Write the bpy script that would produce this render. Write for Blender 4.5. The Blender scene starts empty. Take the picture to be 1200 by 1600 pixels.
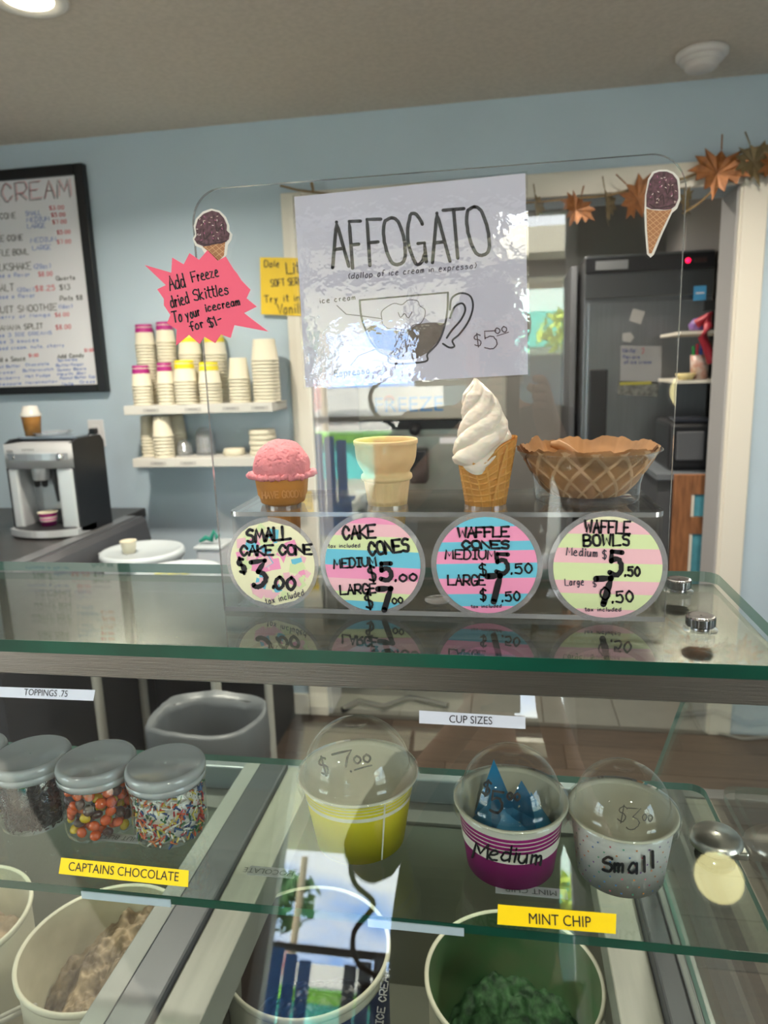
import bpy, bmesh, math, random
import numpy as np
from mathutils import Vector, Matrix, noise
random.seed(7)
S = bpy.context.scene
COL = S.collection
# ---------------------------------------------------------------- camera (solved from the photograph's vanishing points)
FPX = 1105.0
def _n(v): return v/np.linalg.norm(v)
_d3 = _n(np.array([185., -233., FPX])); _d2 = np.array([179., 5275., FPX]); _d2 = _n(_d2-_d2.dot(_d3)*_d3); _d1 = np.cross(_d2, _d3)
WM = np.stack([_d1, _d3, -_d2]); CZ = 1.55; EYE = np.array([0, 0, CZ])
cd = bpy.data.cameras.new('camera'); cam = bpy.data.objects.new('camera', cd); COL.objects.link(cam); S.camera = cam
cd.sensor_fit = 'VERTICAL'; cd.sensor_height = 36; cd.lens = FPX/1600*36; cd.clip_start = .02; cd.clip_end = 300
cx, cy, cz = WM@np.array([1., 0, 0]), WM@np.array([0, -1., 0]), WM@np.array([0, 0, -1.])
cam.matrix_world = Matrix([[cx[i], cy[i], cz[i], EYE[i]] for i in range(3)]+[[0, 0, 0, 1]])
cd.dof.use_dof = True; cd.dof.focus_distance = .76; cd.dof.aperture_fstop = 6.5
S.view_settings.view_transform = 'Standard'; S.view_settings.look = 'None'; S.view_settings.gamma = 1; S.view_settings.use_curve_mapping = False
S.view_settings.exposure = 0.48
S.cycles.transparent_max_bounces = 40; S.cycles.max_bounces = 12; S.cycles.glossy_bounces = 6; S.cycles.caustics_reflective = False; S.cycles.caustics_refractive = False
S.cycles.sample_clamp_indirect = 6
# ---------------------------------------------------------------- sky
w = bpy.data.worlds.new('sky'); S.world = w; w.use_nodes = True; nt = w.node_tree; nt.nodes.clear()
tc = nt.nodes.new('ShaderNodeTexCoord'); mp = nt.nodes.new('ShaderNodeMapping'); mp.inputs['Scale'].default_value = (1, 1, 2.6)
nz = nt.nodes.new('ShaderNodeTexNoise'); nz.inputs['Scale'].default_value = 2.6; nz.inputs['Detail'].default_value = 8; nz.inputs['Roughness'].default_value = .6
cr = nt.nodes.new('ShaderNodeValToRGB'); cr.color_ramp.elements[0].position = .34; cr.color_ramp.elements[0].color = (.22, .45, .95, 1)
cr.color_ramp.elements[1].position = .49; cr.color_ramp.elements[1].color = (.95, .97, 1, 1)
bg = nt.nodes.new('ShaderNodeBackground'); SKY = 8.0; bg.inputs[1].default_value = SKY; wo = nt.nodes.new('ShaderNodeOutputWorld')
for a, b in ((tc.outputs['Generated'], mp.inputs[0]), (mp.outputs[0], nz.inputs[0]), (nz.outputs['Fac'], cr.inputs[0]), (cr.outputs[0], bg.inputs[0]), (bg.outputs[0], wo.inputs[0])): nt.links.new(a, b)
sd = bpy.data.lights.new('sun', 'SUN'); sd.energy = 42; sd.color = (1, .95, .86); sd.angle = .01
sun = bpy.data.objects.new('sun', sd); COL.objects.link(sun); sun.rotation_euler = Vector((.70, -.38, -.60)).to_track_quat('-Z', 'Y').to_euler(); sun.location = (0, -20, 30)
LAMP_W = 20.0
WINS = [(-.99, .33)]; WZ = (.12, 2.25); FY = -2.0; SIDEW = [(-3.0, -1), (2.4, 1)]; SWY = (-1.75, -.25); SWZ = (.5, 2.3)
for i, (a, b) in enumerate(WINS):
    ld = bpy.data.lights.new('daylight_portal', 'AREA'); ld.shape = 'RECTANGLE'; ld.size = b-a; ld.size_y = WZ[1]-WZ[0]; ld.cycles.is_portal = True
    o = bpy.data.objects.new('daylight_portal', ld); COL.objects.link(o); o.location = ((a+b)/2, FY-.12, sum(WZ)/2); o.rotation_euler = (math.radians(90), 0, 0)

for x, sg_ in SIDEW:
    ld = bpy.data.lights.new('daylight_portal', 'AREA'); ld.shape = 'RECTANGLE'; ld.size = SWY[1]-SWY[0]; ld.size_y = SWZ[1]-SWZ[0]; ld.cycles.is_portal = True
    o = bpy.data.objects.new('daylight_portal', ld); COL.objects.link(o); o.location = (x+sg_*.12, sum(SWY)/2, sum(SWZ)/2); o.rotation_euler = (math.radians(90), 0, math.radians(90*sg_))
# ---------------------------------------------------------------- helpers
def ray(px, py): return WM@_n(np.array([px-600., py-800., FPX]))
def P(px, py, x=None, y=None, z=None):
    r = ray(px, py); t = x/r[0] if x is not None else y/r[1] if y is not None else (z-CZ)/r[2]
    return Vector((EYE+r*t).tolist())
def hexc(h):
    h = h.lstrip('#'); c = [int(h[i:i+2], 16)/255 for i in (0, 2, 4)]
    return tuple(x/12.92 if x <= .04045 else ((x+.055)/1.055)**2.4 for x in c)+(1,)
MATS = {}
def mat(name, col, rough=.5, metal=0, noise_=0, nscale=30, bump=0, spec=.5, emit=0, coat=0, sss=0, trans=0, stretch=None, col2=None):
    if name in MATS: return MATS[name]
    m = bpy.data.materials.new(name); m.use_nodes = True; t = m.node_tree; b = t.nodes['Principled BSDF']
    c = hexc(col) if isinstance(col, str) else tuple(col)+(1,)
    b.inputs['Base Color'].default_value = c; b.inputs['Roughness'].default_value = rough; b.inputs['Metallic'].default_value = metal
    b.inputs['Specular IOR Level'].default_value = spec; b.inputs['Coat Weight'].default_value = coat
    if sss: b.inputs['Subsurface Weight'].default_value = sss; b.inputs['Subsurface Scale'].default_value = .01
    if trans: b.inputs['Transmission Weight'].default_value = trans
    if emit: b.inputs['Emission Color'].default_value = c; b.inputs['Emission Strength'].default_value = emit
    if noise_ or bump or col2:
        co = t.nodes.new('ShaderNodeTexCoord'); mpp = t.nodes.new('ShaderNodeMapping'); n = t.nodes.new('ShaderNodeTexNoise')
        mpp.inputs['Scale'].default_value = stretch or (1, 1, 1)
        n.inputs['Scale'].default_value = nscale; n.inputs['Detail'].default_value = 5
        t.links.new(co.outputs['Object'], mpp.inputs[0]); t.links.new(mpp.outputs[0], n.inputs[0])
        if noise_ or col2:
            r = t.nodes.new('ShaderNodeValToRGB'); e = r.color_ramp.elements
            k = 1-noise_; e[0].position = .35; e[1].position = .65
            e[0].color = (c[0]*k, c[1]*k, c[2]*k, 1); e[1].color = hexc(col2) if col2 else (min(1, c[0]*(2-k)), min(1, c[1]*(2-k)), min(1, c[2]*(2-k)), 1)
            t.links.new(n.outputs['Fac'], r.inputs[0]); t.links.new(r.outputs[0], b.inputs['Base Color'])
        if bump:
            bp = t.nodes.new('ShaderNodeBump'); bp.inputs['Strength'].default_value = bump; bp.inputs['Distance'].default_value = .002
            t.links.new(n.outputs['Fac'], bp.inputs['Height']); t.links.new(bp.outputs[0], b.inputs['Normal'])
    MATS[name] = m; return m
def glass(name, tint=(.96, .98, .97), f0=.04, gl=(1, 1, 1), rough=0.0, bump=0, haze=0, hazec=(.8, .8, .8)):
    """clear pane: straight-through transparency plus a Fresnel mirror (Schlick), same for every ray"""
    if name in MATS: return MATS[name]
    m = bpy.data.materials.new(name); m.use_nodes = True; t = m.node_tree; t.nodes.clear(); N = t.nodes.new; L = t.links.new
    out = N('ShaderNodeOutputMaterial'); mix = N('ShaderNodeMixShader'); tr = N('ShaderNodeBsdfTransparent'); g = N('ShaderNodeBsdfGlossy')
    tr.inputs[0].default_value = tint+(1,); g.inputs['Color'].default_value = gl+(1,); g.inputs['Roughness'].default_value = rough
    ge = N('ShaderNodeNewGeometry'); dt = N('ShaderNodeVectorMath'); dt.operation = 'DOT_PRODUCT'; L(ge.outputs['Normal'], dt.inputs[0]); L(ge.outputs['Incoming'], dt.inputs[1])
    def M(op, a, b=None):
        n = N('ShaderNodeMath'); n.operation = op
        for i, v in enumerate((a, b)):
            if v is None: continue
            if isinstance(v, (int, float)): n.inputs[i].default_value = v
            else: L(v, n.inputs[i])
        return n.outputs[0]
    ab = M('ABSOLUTE', dt.outputs['Value']); q = M('POWER', M('SUBTRACT', 1, ab), 5); F = M('ADD', M('MULTIPLY', q, 1-f0), f0)
    L(F, mix.inputs[0]); L(g.outputs[0], mix.inputs[2])
    if haze:
        d = N('ShaderNodeBsdfDiffuse'); d.inputs[0].default_value = hazec+(1,); mm = N('ShaderNodeMixShader'); mm.inputs[0].default_value = haze
        L(tr.outputs[0], mm.inputs[1]); L(d.outputs[0], mm.inputs[2]); L(mm.outputs[0], mix.inputs[1])
    else: L(tr.outputs[0], mix.inputs[1])
    if bump:
        co = N('ShaderNodeTexCoord'); n = N('ShaderNodeTexNoise'); n.inputs['Scale'].default_value = 90; n.inputs['Detail'].default_value = 2
        b = N('ShaderNodeBump'); b.inputs['Strength'].default_value = bump; b.inputs['Distance'].default_value = .001
        L(co.outputs['Object'], n.inputs[0]); L(n.outputs['Fac'], b.inputs['Height']); L(b.outputs[0], g.inputs['Normal'])
    L(mix.outputs[0], out.inputs[0]); MATS[name] = m; return m
WLOC = {}
def wloc(o): return WLOC.get(o.name, Vector((0, 0, 0))) if o else Vector((0, 0, 0))
def tag(o, label=None, cat=None, group=None, kind=None):
    for k, v in (('label', label), ('category', cat), ('group', group), ('kind', kind)):
        if v: o[k] = v
    return o
def thing(name, loc, label=None, cat=None, group=None, kind=None, parent=None):
    o = bpy.data.objects.new(name, None); COL.objects.link(o); o.empty_display_size = .02
    loc = Vector(loc); o.location = loc-wloc(parent)
    if parent: o.parent = parent
    WLOC[o.name] = loc; return tag(o, label, cat, group, kind)
class MB:
    def __init__(s): s.v = []; s.f = []; s.m = []; s.sm = []
    def add(s, vs, fs, m=0, smooth=False):
        k = len(s.v); s.v += [tuple(p) for p in vs]
        for f in fs: s.f.append([k+i for i in f]); s.m.append(m); s.sm.append(smooth)
        return s
    def box(s, x0, x1, y0, y1, z0, z1, m=0, bev=0, xf=None):
        if bev:
            b = bmesh.new(); bmesh.ops.create_cube(b, size=1)
            for v in b.verts: v.co = Vector(((x0+x1)/2+v.co.x*(x1-x0), (y0+y1)/2+v.co.y*(y1-y0), (z0+z1)/2+v.co.z*(z1-z0)))
            bmesh.ops.bevel(b, geom=b.edges[:], offset=bev, segments=2, affect='EDGES', profile=.5)
            b.verts.index_update(); vs = [v.co.copy() for v in b.verts]; fs = [[v.index for v in f.verts] for f in b.faces]; b.free()
        else:
            vs = [Vector((x, y, z)) for z in (z0, z1) for y in (y0, y1) for x in (x0, x1)]
            fs = [(0, 2, 3, 1), (4, 5, 7, 6), (0, 1, 5, 4), (2, 6, 7, 3), (0, 4, 6, 2), (1, 3, 7, 5)]
        if xf: vs = [xf@v for v in vs]
        return s.add(vs, fs, m)
    def prism(s, pts, y0, y1, m=0, axis='y', side=None):
        n = len(pts)
        mk = {'y': lambda a, b, c: (a, c, b), 'z': lambda a, b, c: (a, b, c), 'x': lambda a, b, c: (c, a, b)}[axis]
        vs = [mk(a, b, y0) for a, b in pts]+[mk(a, b, y1) for a, b in pts]
        s.add(vs, [list(range(n))[::-1], list(range(n, 2*n))], m)
        s.add(vs, [(i, (i+1) % n, n+(i+1) % n, n+i) for i in range(n)], m if side is None else side)
        return s
    def lathe(s, prof, c=(0, 0, 0), n=40, m=0, smooth=True, fn=None, cap0=False, cap1=False, xf=None):
        vs = []
        for j, (r, z) in enumerate(prof):
            for i in range(n):
                a = 2*math.pi*i/n; p = Vector((r*math.cos(a), r*math.sin(a), z))
                if fn: p = fn(p, a, j/(len(prof)-1))
                if xf: p = xf@p
                vs.append(p+Vector(c))
        fs = [(j*n+i, j*n+(i+1) % n, (j+1)*n+(i+1) % n, (j+1)*n+i) for j in range(len(prof)-1) for i in range(n)]
        s.add(vs, fs, m, smooth)
        if cap0: s.add(vs[:n], [list(range(n))[::-1]], m)
        if cap1: s.add(vs[-n:], [list(range(n))], m)
        return s
    def tube(s, pts, r, n=8, m=0, closed=False, radii=None):
        pts = [Vector(p) for p in pts]; vs = []; up = Vector((0.13, 0.2, 1))
        for i, p in enumerate(pts):
            a = pts[i-1] if i or closed else p; b = pts[(i+1) % len(pts)] if i < len(pts)-1 or closed else p
            t = (b-a).normalized(); x = t.cross(up)
            if x.length < .05: x = t.cross(Vector((1, 0, 0)))
            x.normalize(); y = t.cross(x); rr = radii[i] if radii else r
            vs += [p+(x*math.cos(2*math.pi*k/n)+y*math.sin(2*math.pi*k/n))*rr for k in range(n)]
        L = len(pts); q = L if closed else L-1
        s.add(vs, [(i*n+k, i*n+(k+1) % n, ((i+1) % L)*n+(k+1) % n, ((i+1) % L)*n+k) for i in range(q) for k in range(n)], m, True)
        if not closed: s.add(vs[:n], [list(range(n))[::-1]], m); s.add(vs[-n:], [list(range(n))], m)
        return s
    def cyl(s, c, r, z0, z1, n=32, m=0, r2=None): return s.lathe([(r, z0), (r2 if r2 is not None else r, z1)], c, n, m, True, None, True, True)
    def build(s, name, mats, parent=None, at=None, **kw):
        me = bpy.data.meshes.new(name); org = wloc(parent) if at is None else Vector(at)
        me.from_pydata([(a-org.x, b-org.y, c-org.z) for a, b, c in s.v], [], s.f)
        for m in (mats if isinstance(mats, (list, tuple)) else [mats]): me.materials.append(m)
        me.polygons.foreach_set('material_index', s.m); me.polygons.foreach_set('use_smooth', s.sm); me.update()
        o = bpy.data.objects.new(name, me); COL.objects.link(o)
        if parent: o.parent = parent
        else: o.location = org
        if at is not None and parent: o.location = org-wloc(parent)
        WLOC[o.name] = org
        return tag(o, **kw)
KIDS = {}
def children(o): return [c for c in bpy.data.objects if c.parent == o]
def copy_tree(o, loc=None, parent=None, rz=None, scale=None, **kw):
    c = o.copy(); COL.objects.link(c)
    if parent: c.parent = parent
    if loc is not None: c.location = Vector(loc)-wloc(parent); WLOC[c.name] = Vector(loc)
    if rz is not None: c.rotation_euler.z = rz
    if scale: c.scale = scale if isinstance(scale, tuple) else (scale,)*3
    for ch in children(o): copy_tree(ch, parent=c)
    return tag(c, **kw)
def slab_y(poly, y0, y1): return MB().prism(poly, y0, y1, 0, 'y', 1)
def rrect(x0, x1, z0, z1, r, n=8, corners=(1, 1, 1, 1)):
    out = []
    for (cx_, cz_, a0, on) in ((x1-r, z0+r, -90, corners[1]), (x1-r, z1-r, 0, corners[2]), (x0+r, z1-r, 90, corners[3]), (x0+r, z0+r, 180, corners[0])):
        if not on: out.append((x1 if cx_ > (x0+x1)/2 else x0, z1 if cz_ > (z0+z1)/2 else z0)); continue
        for i in range(n+1):
            a = math.radians(a0+90*i/n); out.append((cx_+r*math.cos(a), cz_+r*math.sin(a)))
    return out
# ---- surfaces that writing lies on: pixel of the photograph -> point of the surface
def on_plane(p0, nrm, off=.0004):
    p0 = np.array(p0, float); nrm = _n(np.array(nrm, float))
    if nrm.dot(EYE-p0) < 0: nrm = -nrm
    q = p0+nrm*off
    def f(px, py):
        r = ray(px, py); return Vector((EYE+r*((q-EYE).dot(nrm)/r.dot(nrm))).tolist())
    return f
def on_ellipsoid(c, rad, off=.0005):
    c = np.array(c, float); rad = np.array(rad, float)+off
    def f(px, py):
        r = ray(px, py); o = (EYE-c)/rad; d = r/rad; A = d@d; B_ = o@d; Cc = o@o-1; D = max(B_*B_-A*Cc, 0)
        return Vector((EYE+r*((-B_-math.sqrt(D))/A)).tolist())
    return f
def on_cone(cx_, cy_, z0, r0, z1, r1, off=.0004):
    k = (r1-r0)/(z1-z0)
    def f(px, py):
        r = ray(px, py); ox, oy = -cx_, -cy_
        # (ox+rx t)^2+(oy+ry t)^2 = (r0+off+k*(CZ+rz t - z0))^2
        a0 = r0+off+k*(CZ-z0); a1 = k*r[2]
        A = r[0]**2+r[1]**2-a1*a1; Bq = ox*r[0]+oy*r[1]-a0*a1; Cq = ox*ox+oy*oy-a0*a0; D = max(Bq*Bq-A*Cq, 0)
        return Vector((EYE+r*((-Bq-math.sqrt(D))/A)).tolist())
    return f
# ---- one-stroke lettering
G = {'A': '00 5a a0|24 84', 'B': '0a 00|~0a 6a 98 65 05|~05 75 a3 70 00', 'C': '~97 79 4a 17 05 13 40 71 93', 'D': '0a 00|~0a 6a a5 60 00', 'E': 'aa 0a 00 a0|05 75', 'F': 'aa 0a 00|05 75',
     'G': '~a8 7a 3a 05 30 70 a2|a0 a4 64', 'H': '0a 00|aa a0|05 a5', 'I': '5a 50|2a 8a|20 80', 'J': '~8a 83 50 12', 'K': '0a 00|aa 05 a0', 'L': '0a 00 a0', 'M': '00 1a 53 9a a0', 'N': '00 0a a0 aa',
     'O': '~5a 19 05 21 50 91 a5 89 5a', 'P': '00 0a|~0a 8a a7 74 04', 'Q': '~5a 19 05 21 50 91 a5 89 5a|63 a0', 'R': '00 0a|~0a 8a a7 74 04|44 a0', 'S': '~99 5a 18 26 75 93 70 11', 'T': '0a aa|5a 50',
     'U': '~0a 03 50 a3 aa', 'V': '0a 50 aa', 'W': '0a 20 57 80 aa', 'X': '0a a0|aa 00', 'Y': '0a 55 aa|55 50', 'Z': '0a aa 00 a0',
     'a': '~75 36 02 30 72|76 70', 'b': '0a 00|~05 56 83 50 01', 'c': '~75 36 02 30 71', 'd': '8a 80|~85 36 02 30 82', 'e': '~13 74 66 36 02 30 80', 'f': '~9a 5a 46 40|16 75', 'g': '~75 36 03 31 73|~76 7x 4z 1y',
     'h': '0a 00|~04 46 74 70', 'i': '46 40|48 49', 'j': '~56 5x 2z|58 59', 'k': '0a 00|66 03 70', 'l': '4a 40', 'm': '06 00|~04 36 44 40|~44 76 84 80', 'n': '06 00|~04 46 74 70', 'o': '~46 13 20 60 83 66 46',
     'p': '06 0z|~05 56 83 50 01', 'q': '~75 36 03 31 73|76 7z', 'r': '16 10|~13 46 75', 's': '~75 36 14 63 71 30 01', 't': '4a 41 70|17 77', 'u': '~06 01 40 74|76 70', 'v': '06 40 76', 'w': '06 20 44 60 86',
     'x': '06 70|76 00', 'y': '06 41|76 1z', 'z': '06 76 00 70', '0': '~5a 17 13 50 93 97 5a', '1': '28 5a 50', '2': '~08 5a 98 65 00|00 a0', '3': '0a 9a 46|~46 94 71 30 01', '4': '80 8a 03 a3', '5': '9a 1a 16|~16 67 93 60 01',
     '6': '~8a 24 20 60 83 55 13', '7': '0a aa 50', '8': '~55 18 5a 98 55 12 50 92 55', '9': '~97 5a 17 55 97 70', '$': '~99 5a 18 26 75 93 70 11|5b 5x', '.': '40 41', ',': '41 3x', '(': '~6a 35 60', ')': '~4a 75 40',
     '-': '25 85', ':': '41 42|46 47', '/': '00 aa', '!': '4a 43|40 41', '&': '~a0 28 5a 68 02 40 93', "'": '4a 48'}
_hv = {c: i for i, c in enumerate('0123456789ab')}; _hv.update(x=-1, y=-2, z=-3)
def catmull(p, k=5):
    out = []
    for i in range(len(p)-1):
        a, b, c, d = p[max(i-1, 0)], p[i], p[i+1], p[min(i+2, len(p)-1)]
        for j in range(k):
            t = j/k; out.append(tuple(.5*((2*b[q])+(-a[q]+c[q])*t+(2*a[q]-5*b[q]+4*c[q]-d[q])*t*t+(-a[q]+3*b[q]-3*c[q]+d[q])*t**3) for q in (0, 1)))
    return out+[p[-1]]
def glyph(ch):
    out = []
    for st in G.get(ch, '').split('|'):
        if not st: continue
        cv = st[0] == '~'; pts = [(_hv[a]/10, _hv[b]/10) for a, b in st.lstrip('~').split()]
        out.append(catmull(pts) if cv else pts)
    return out
NARROW = {'I': .6, 'i': .35, 'l': .35, '.': .35, ',': .35, '1': .55, '(': .5, ')': .5, "'": .3, '!': .4, ':': .4, ' ': .55, 'f': .7, 't': .7, 'j': .5, 'r': .75, 'M': 1.15, 'W': 1.15, 'm': 1.1, 'w': 1.1}
def stroke(mb, pts, wpx, surf, m=0):
    """a pen stroke given in photograph pixels, laid on a surface as a ribbon"""
    q = []
    for a, b in zip(pts, pts[1:]):
        n = max(1, int(math.dist(a, b)/9)); q += [(a[0]+(b[0]-a[0])*i/n, a[1]+(b[1]-a[1])*i/n) for i in range(n)]
    q.append(pts[-1]); h = wpx/2; vs = []
    for i, p in enumerate(q):
        a, b = q[max(i-1, 0)], q[min(i+1, len(q)-1)]; dx, dy = b[0]-a[0], b[1]-a[1]; l = math.hypot(dx, dy) or 1; nx, ny = -dy/l*h, dx/l*h
        vs += [surf(p[0]+nx, p[1]+ny), surf(p[0]-nx, p[1]-ny)]
    mb.add(vs, [(2*i, 2*i+1, 2*i+3, 2*i+2) for i in range(len(q)-1)], m)
    if wpx > 1.6:
        for p in (pts if len(pts) < 4 else (pts[0], pts[-1])):
            mb.add([surf(p[0]+h*math.cos(k*math.pi/4), p[1]+h*math.sin(k*math.pi/4)) for k in range(8)], [list(range(8))], m)
def write(mb, text, x0, y0, x1, y1, h, wpx, surf, m=0, jit=.04, gap=.28, slant=0, seed=1):
    """text from baseline (x0,y0) to (x1,y1), letters h pixels tall"""
    R = random.Random(seed); L = math.hypot(x1-x0, y1-y0); ux, uy = (x1-x0)/L, (y1-y0)/L; vx, vy = uy, -ux
    ws = [NARROW.get(c, 1.0)*(.85 if c.islower() else 1) for c in text]; tot = sum(ws)+gap*(len(text)-1); k = L/tot; x = 0
    for c, wd in zip(text, ws):
        o = 0 if wd > .6 else -(1-wd)*.42
        for st in glyph(c):
            pp = []
            for gx, gy in st:
                X = (x+(gx+o if wd <= .6 else gx*wd))*k+gy*h*slant; Y = gy*h
                pp.append((x0+ux*X+vx*Y+R.uniform(-jit, jit)*h*.5, y0+uy*X+vy*Y+R.uniform(-jit, jit)*h*.5))
            stroke(mb, pp, wpx, surf, m)
        x += wd+gap
def quadpx(mb, pts, surf, m=0): mb.add([surf(*p) for p in pts], [list(range(len(pts)))], m)
def printed(text, size, mat_, parent, origin, u, v, name='lettering', sx=1.0, align='CENTER'):
    """printed (machine) lettering: the built-in font turned into a mesh"""
    cu = bpy.data.curves.new(name, 'FONT'); cu.body = text; cu.size = size; cu.align_x = align; cu.align_y = 'CENTER'; cu.resolution_u = 3
    o = bpy.data.objects.new(name, cu); COL.objects.link(o); dg = bpy.context.evaluated_depsgraph_get(); me = bpy.data.meshes.new_from_object(o.evaluated_get(dg))
    bpy.data.objects.remove(o); u = Vector(u).normalized(); v = Vector(v).normalized(); n = u.cross(v)
    M = Matrix([[u[i]*sx, v[i], n[i], 0] for i in range(3)]+[[0, 0, 0, 1]]); me.transform(M)
    me.materials.clear(); me.materials.append(mat_); q = bpy.data.objects.new(name, me); COL.objects.link(q)
    q.location = Vector(origin)-wloc(parent); q.parent = parent; return q
def fbm(v, o=4): return noise.fractal(v, 1, 2, o)
# materials used widely
INK = mat('black_marker', '16161a', .5); INKG = mat('grey_marker', '5b5a60', .5)
STEEL = mat('brushed_steel', '9c9a96', .28, 1, .10, 14, .25, stretch=(1, 60, 60))
CHROME = mat('chrome', 'd8d8d8', .08, 1)
GL = glass('clear_glass', (.97, .985, .975)); GLS = glass('shelf_glass', (.90, .955, .93)); EDGE = mat('green_glass_edge', '0a4636', .3, 0, .3, 8, spec=.5); EDGE2 = mat('pale_glass_edge', '6f9c90', .15, spec=.8)
ACR = glass('clear_acrylic', (.97, .975, .975), .045); ACE = glass('acrylic_edge', (.6, .62, .63), .3, (.9, .92, .93), .12, haze=.35, hazec=(.75, .78, .78))
WHITE = mat('white_paint', 'd9d3c6', .5); PAPER = mat('white_paper', 'e9e9ee', .6); LAM = glass('laminate_film', (.93, .93, .94), .05, bump=.0)
CREAM = mat('cream_paper', 'd9d2bc', .6); BLACKP = mat('black_plastic', '15161a', .4); DARK = mat('dark_metal', '2a2c2e', .45, .3)
# ================================================================ THE SETTING
D = 2.9; CEIL = 2.505; XL, XR = -3.0, 2.4; KY = 4.75; KXL, KXR = -1.6, 1.45
BLUE = mat('blue_wall_paint', 'b2c3cf', .7, 0, .02, 3, .15); GREYW = mat('grey_wall_paint', '8f8d8a', .7, 0, .03, 4); CE = mat('ceiling_paint', 'cdc3b6', .9, 0, .05, 60, .5)
b = MB().box(XL-.1, -.78, D, D+.2, 0, CEIL).box(.85, XR+.1, D, D+.2, 0, CEIL).box(-.78, .85, D, D+.2, 2.148, CEIL); b.build('wall_back', BLUE, kind='structure')
for nm, xa, xb in (('wall_left', XL-.1, XL), ('wall_right', XR, XR+.1)):
    MB().box(xa, xb, FY, SWY[0], 0, CEIL).box(xa, xb, SWY[1], D, 0, CEIL).box(xa, xb, SWY[0], SWY[1], 0, SWZ[0]).box(xa, xb, SWY[0], SWY[1], SWZ[1], CEIL).build(nm, BLUE, kind='structure')
MB().box(XL-.1, XR+.1, FY-.1, KY+.1, CEIL, CEIL+.1).build('ceiling', CE, kind='structure')
b = MB(); xs = [XL-.1]+[q for w_ in WINS for q in w_]+[XR+.1]
for i in range(0, len(xs), 2): b.box(xs[i], xs[i+1], FY-.1, FY, 0, CEIL)
for a, c in WINS: b.box(a, c, FY-.1, FY, 0, WZ[0]).box(a, c, FY-.1, FY, WZ[1], CEIL)
b.build('wall_front', mat('front_wall_darkened', '6b645c', .7), kind='structure')  # unseen wall, coloured dark to keep its reflection in the case glass dim
b = MB().box(KXL-.1, KXR+.1, KY, KY+.1, 0, CEIL).box(KXL-.1, KXL, D+.2, KY, 0, CEIL).box(KXR, KXR+.1, D+.2, KY, 0, CEIL); b.build('wall_kitchen', GREYW, kind='structure')
# floor: a slab with wood planks in the shop and tiles in the kitchen
fl = MB().box(XL-.1, XR+.1, FY-.1, KY+.1, -.06, -.006).build('floor', mat('floor_base', '4a4038', .8), kind='structure')
woods = [mat('wood_plank_%s' % n, c, .45, 0, .22, 5, .1, stretch=(1, 14, 1)) for n, c in (('mid', '41342a'), ('dark', '382c24'), ('pale', '4a3c31'))]
pm = []
for wm in woods: pm.append(MB().box(-.6, .598, -.0885, .0885, -.006, 0, bev=.0012).build('plank', wm, parent=fl))
first = list(pm)
for r in range(17):
    y = -.05+r*.18+.002
    if y > D-.02: break
    for c in range(5):
        x = -2.4+c*1.2+(r*.47 % 1.2)-.2
        if x > 2.2: continue
        src = first[(r*3+c*2+r//2) % 3]
        o = src if src in pm else src.copy()
        if src in pm: pm.remove(src)
        else: COL.objects.link(o)
        o.parent = fl; o.location = (x, y, 0)
MB().box(XL, XR, FY, -.14, -.0055, -.001).build('floor_front_strip', woods[0], parent=fl, kind='stuff')
TILE = mat('floor_tile', '6a6862', .5, 0, .05, 12); t0 = MB().box(-.158, .158, -.158, .158, -.006, .001, bev=.0015).build('tile', TILE, parent=fl); t0n = 0
for r in range(5):
    for c in range(9):
        x = -1.30+c*.32+.04; y = D+.17+r*.32
        o = t0 if not t0n else t0.copy()
        if t0n: COL.objects.link(o)
        t0n = 1; o.parent = fl; o.location = (x, y, 0)
MB().box(-.78, .85, D-.02, D+.012, -.005, .004).build('trim_3', mat('threshold', '5a5650', .4, .5), kind='structure')
# door casing
tw = .086; yf = D-.018
b = MB().box(-.78-tw, -.78, yf, D, 0, 2.148+tw, bev=.004); b.build('trim_1', WHITE, kind='structure')
MB().box(.85, .85+tw, yf, D, 0, 2.148+tw, bev=.004).box(.842, .856, D-.01, D+.2, 0, 2.15).build('trim_2', WHITE, kind='structure')
MB().box(-.78, .85, yf, D, 2.148, 2.148+tw, bev=.004).build('trim_4', WHITE, kind='structure')
MB().box(.835, .85, D+.002, D+.19, .004, 2.145).box(-.78, -.765, D+.002, D+.19, .004, 2.145).build('trim_5', mat('grey_jamb_paint', 'a7a6a6', .6), kind='structure')
MB().box(XL, -.87, D-.015, D, 0, .1, bev=.003).build('baseboard_back', WHITE, kind='structure')
# storefront windows behind the viewer
FR = mat('white_window_frame', 'cfcfca', .4); WGL = glass('window_glass', (.93, .96, .95))
for i, (a, c) in enumerate(WINS):
    wt = thing('window_%d' % (i+1), ((a+c)/2, FY-.05, WZ[0]), kind='structure')
    b = MB().box(a, a+.05, FY-.09, FY-.01, *WZ).box(c-.05, c, FY-.09, FY-.01, *WZ).box(a, c, FY-.09, FY-.01, WZ[0], WZ[0]+.06).box(a, c, FY-.09, FY-.01, WZ[1]-.05, WZ[1])
    b.build('window_frame', FR, wt); MB().box(a+.05, c-.05, FY-.09, FY-.01, 1.93, 2.0).build('transom_bar', DARK, wt)
    MB().add([(a+.04, FY-.05, WZ[0]+.05), (c-.04, FY-.05, WZ[0]+.05), (c-.04, FY-.05, WZ[1]-.04), (a+.04, FY-.05, WZ[1]-.04)], [(0, 1, 2, 3)]).build('pane', WGL, wt)
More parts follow.
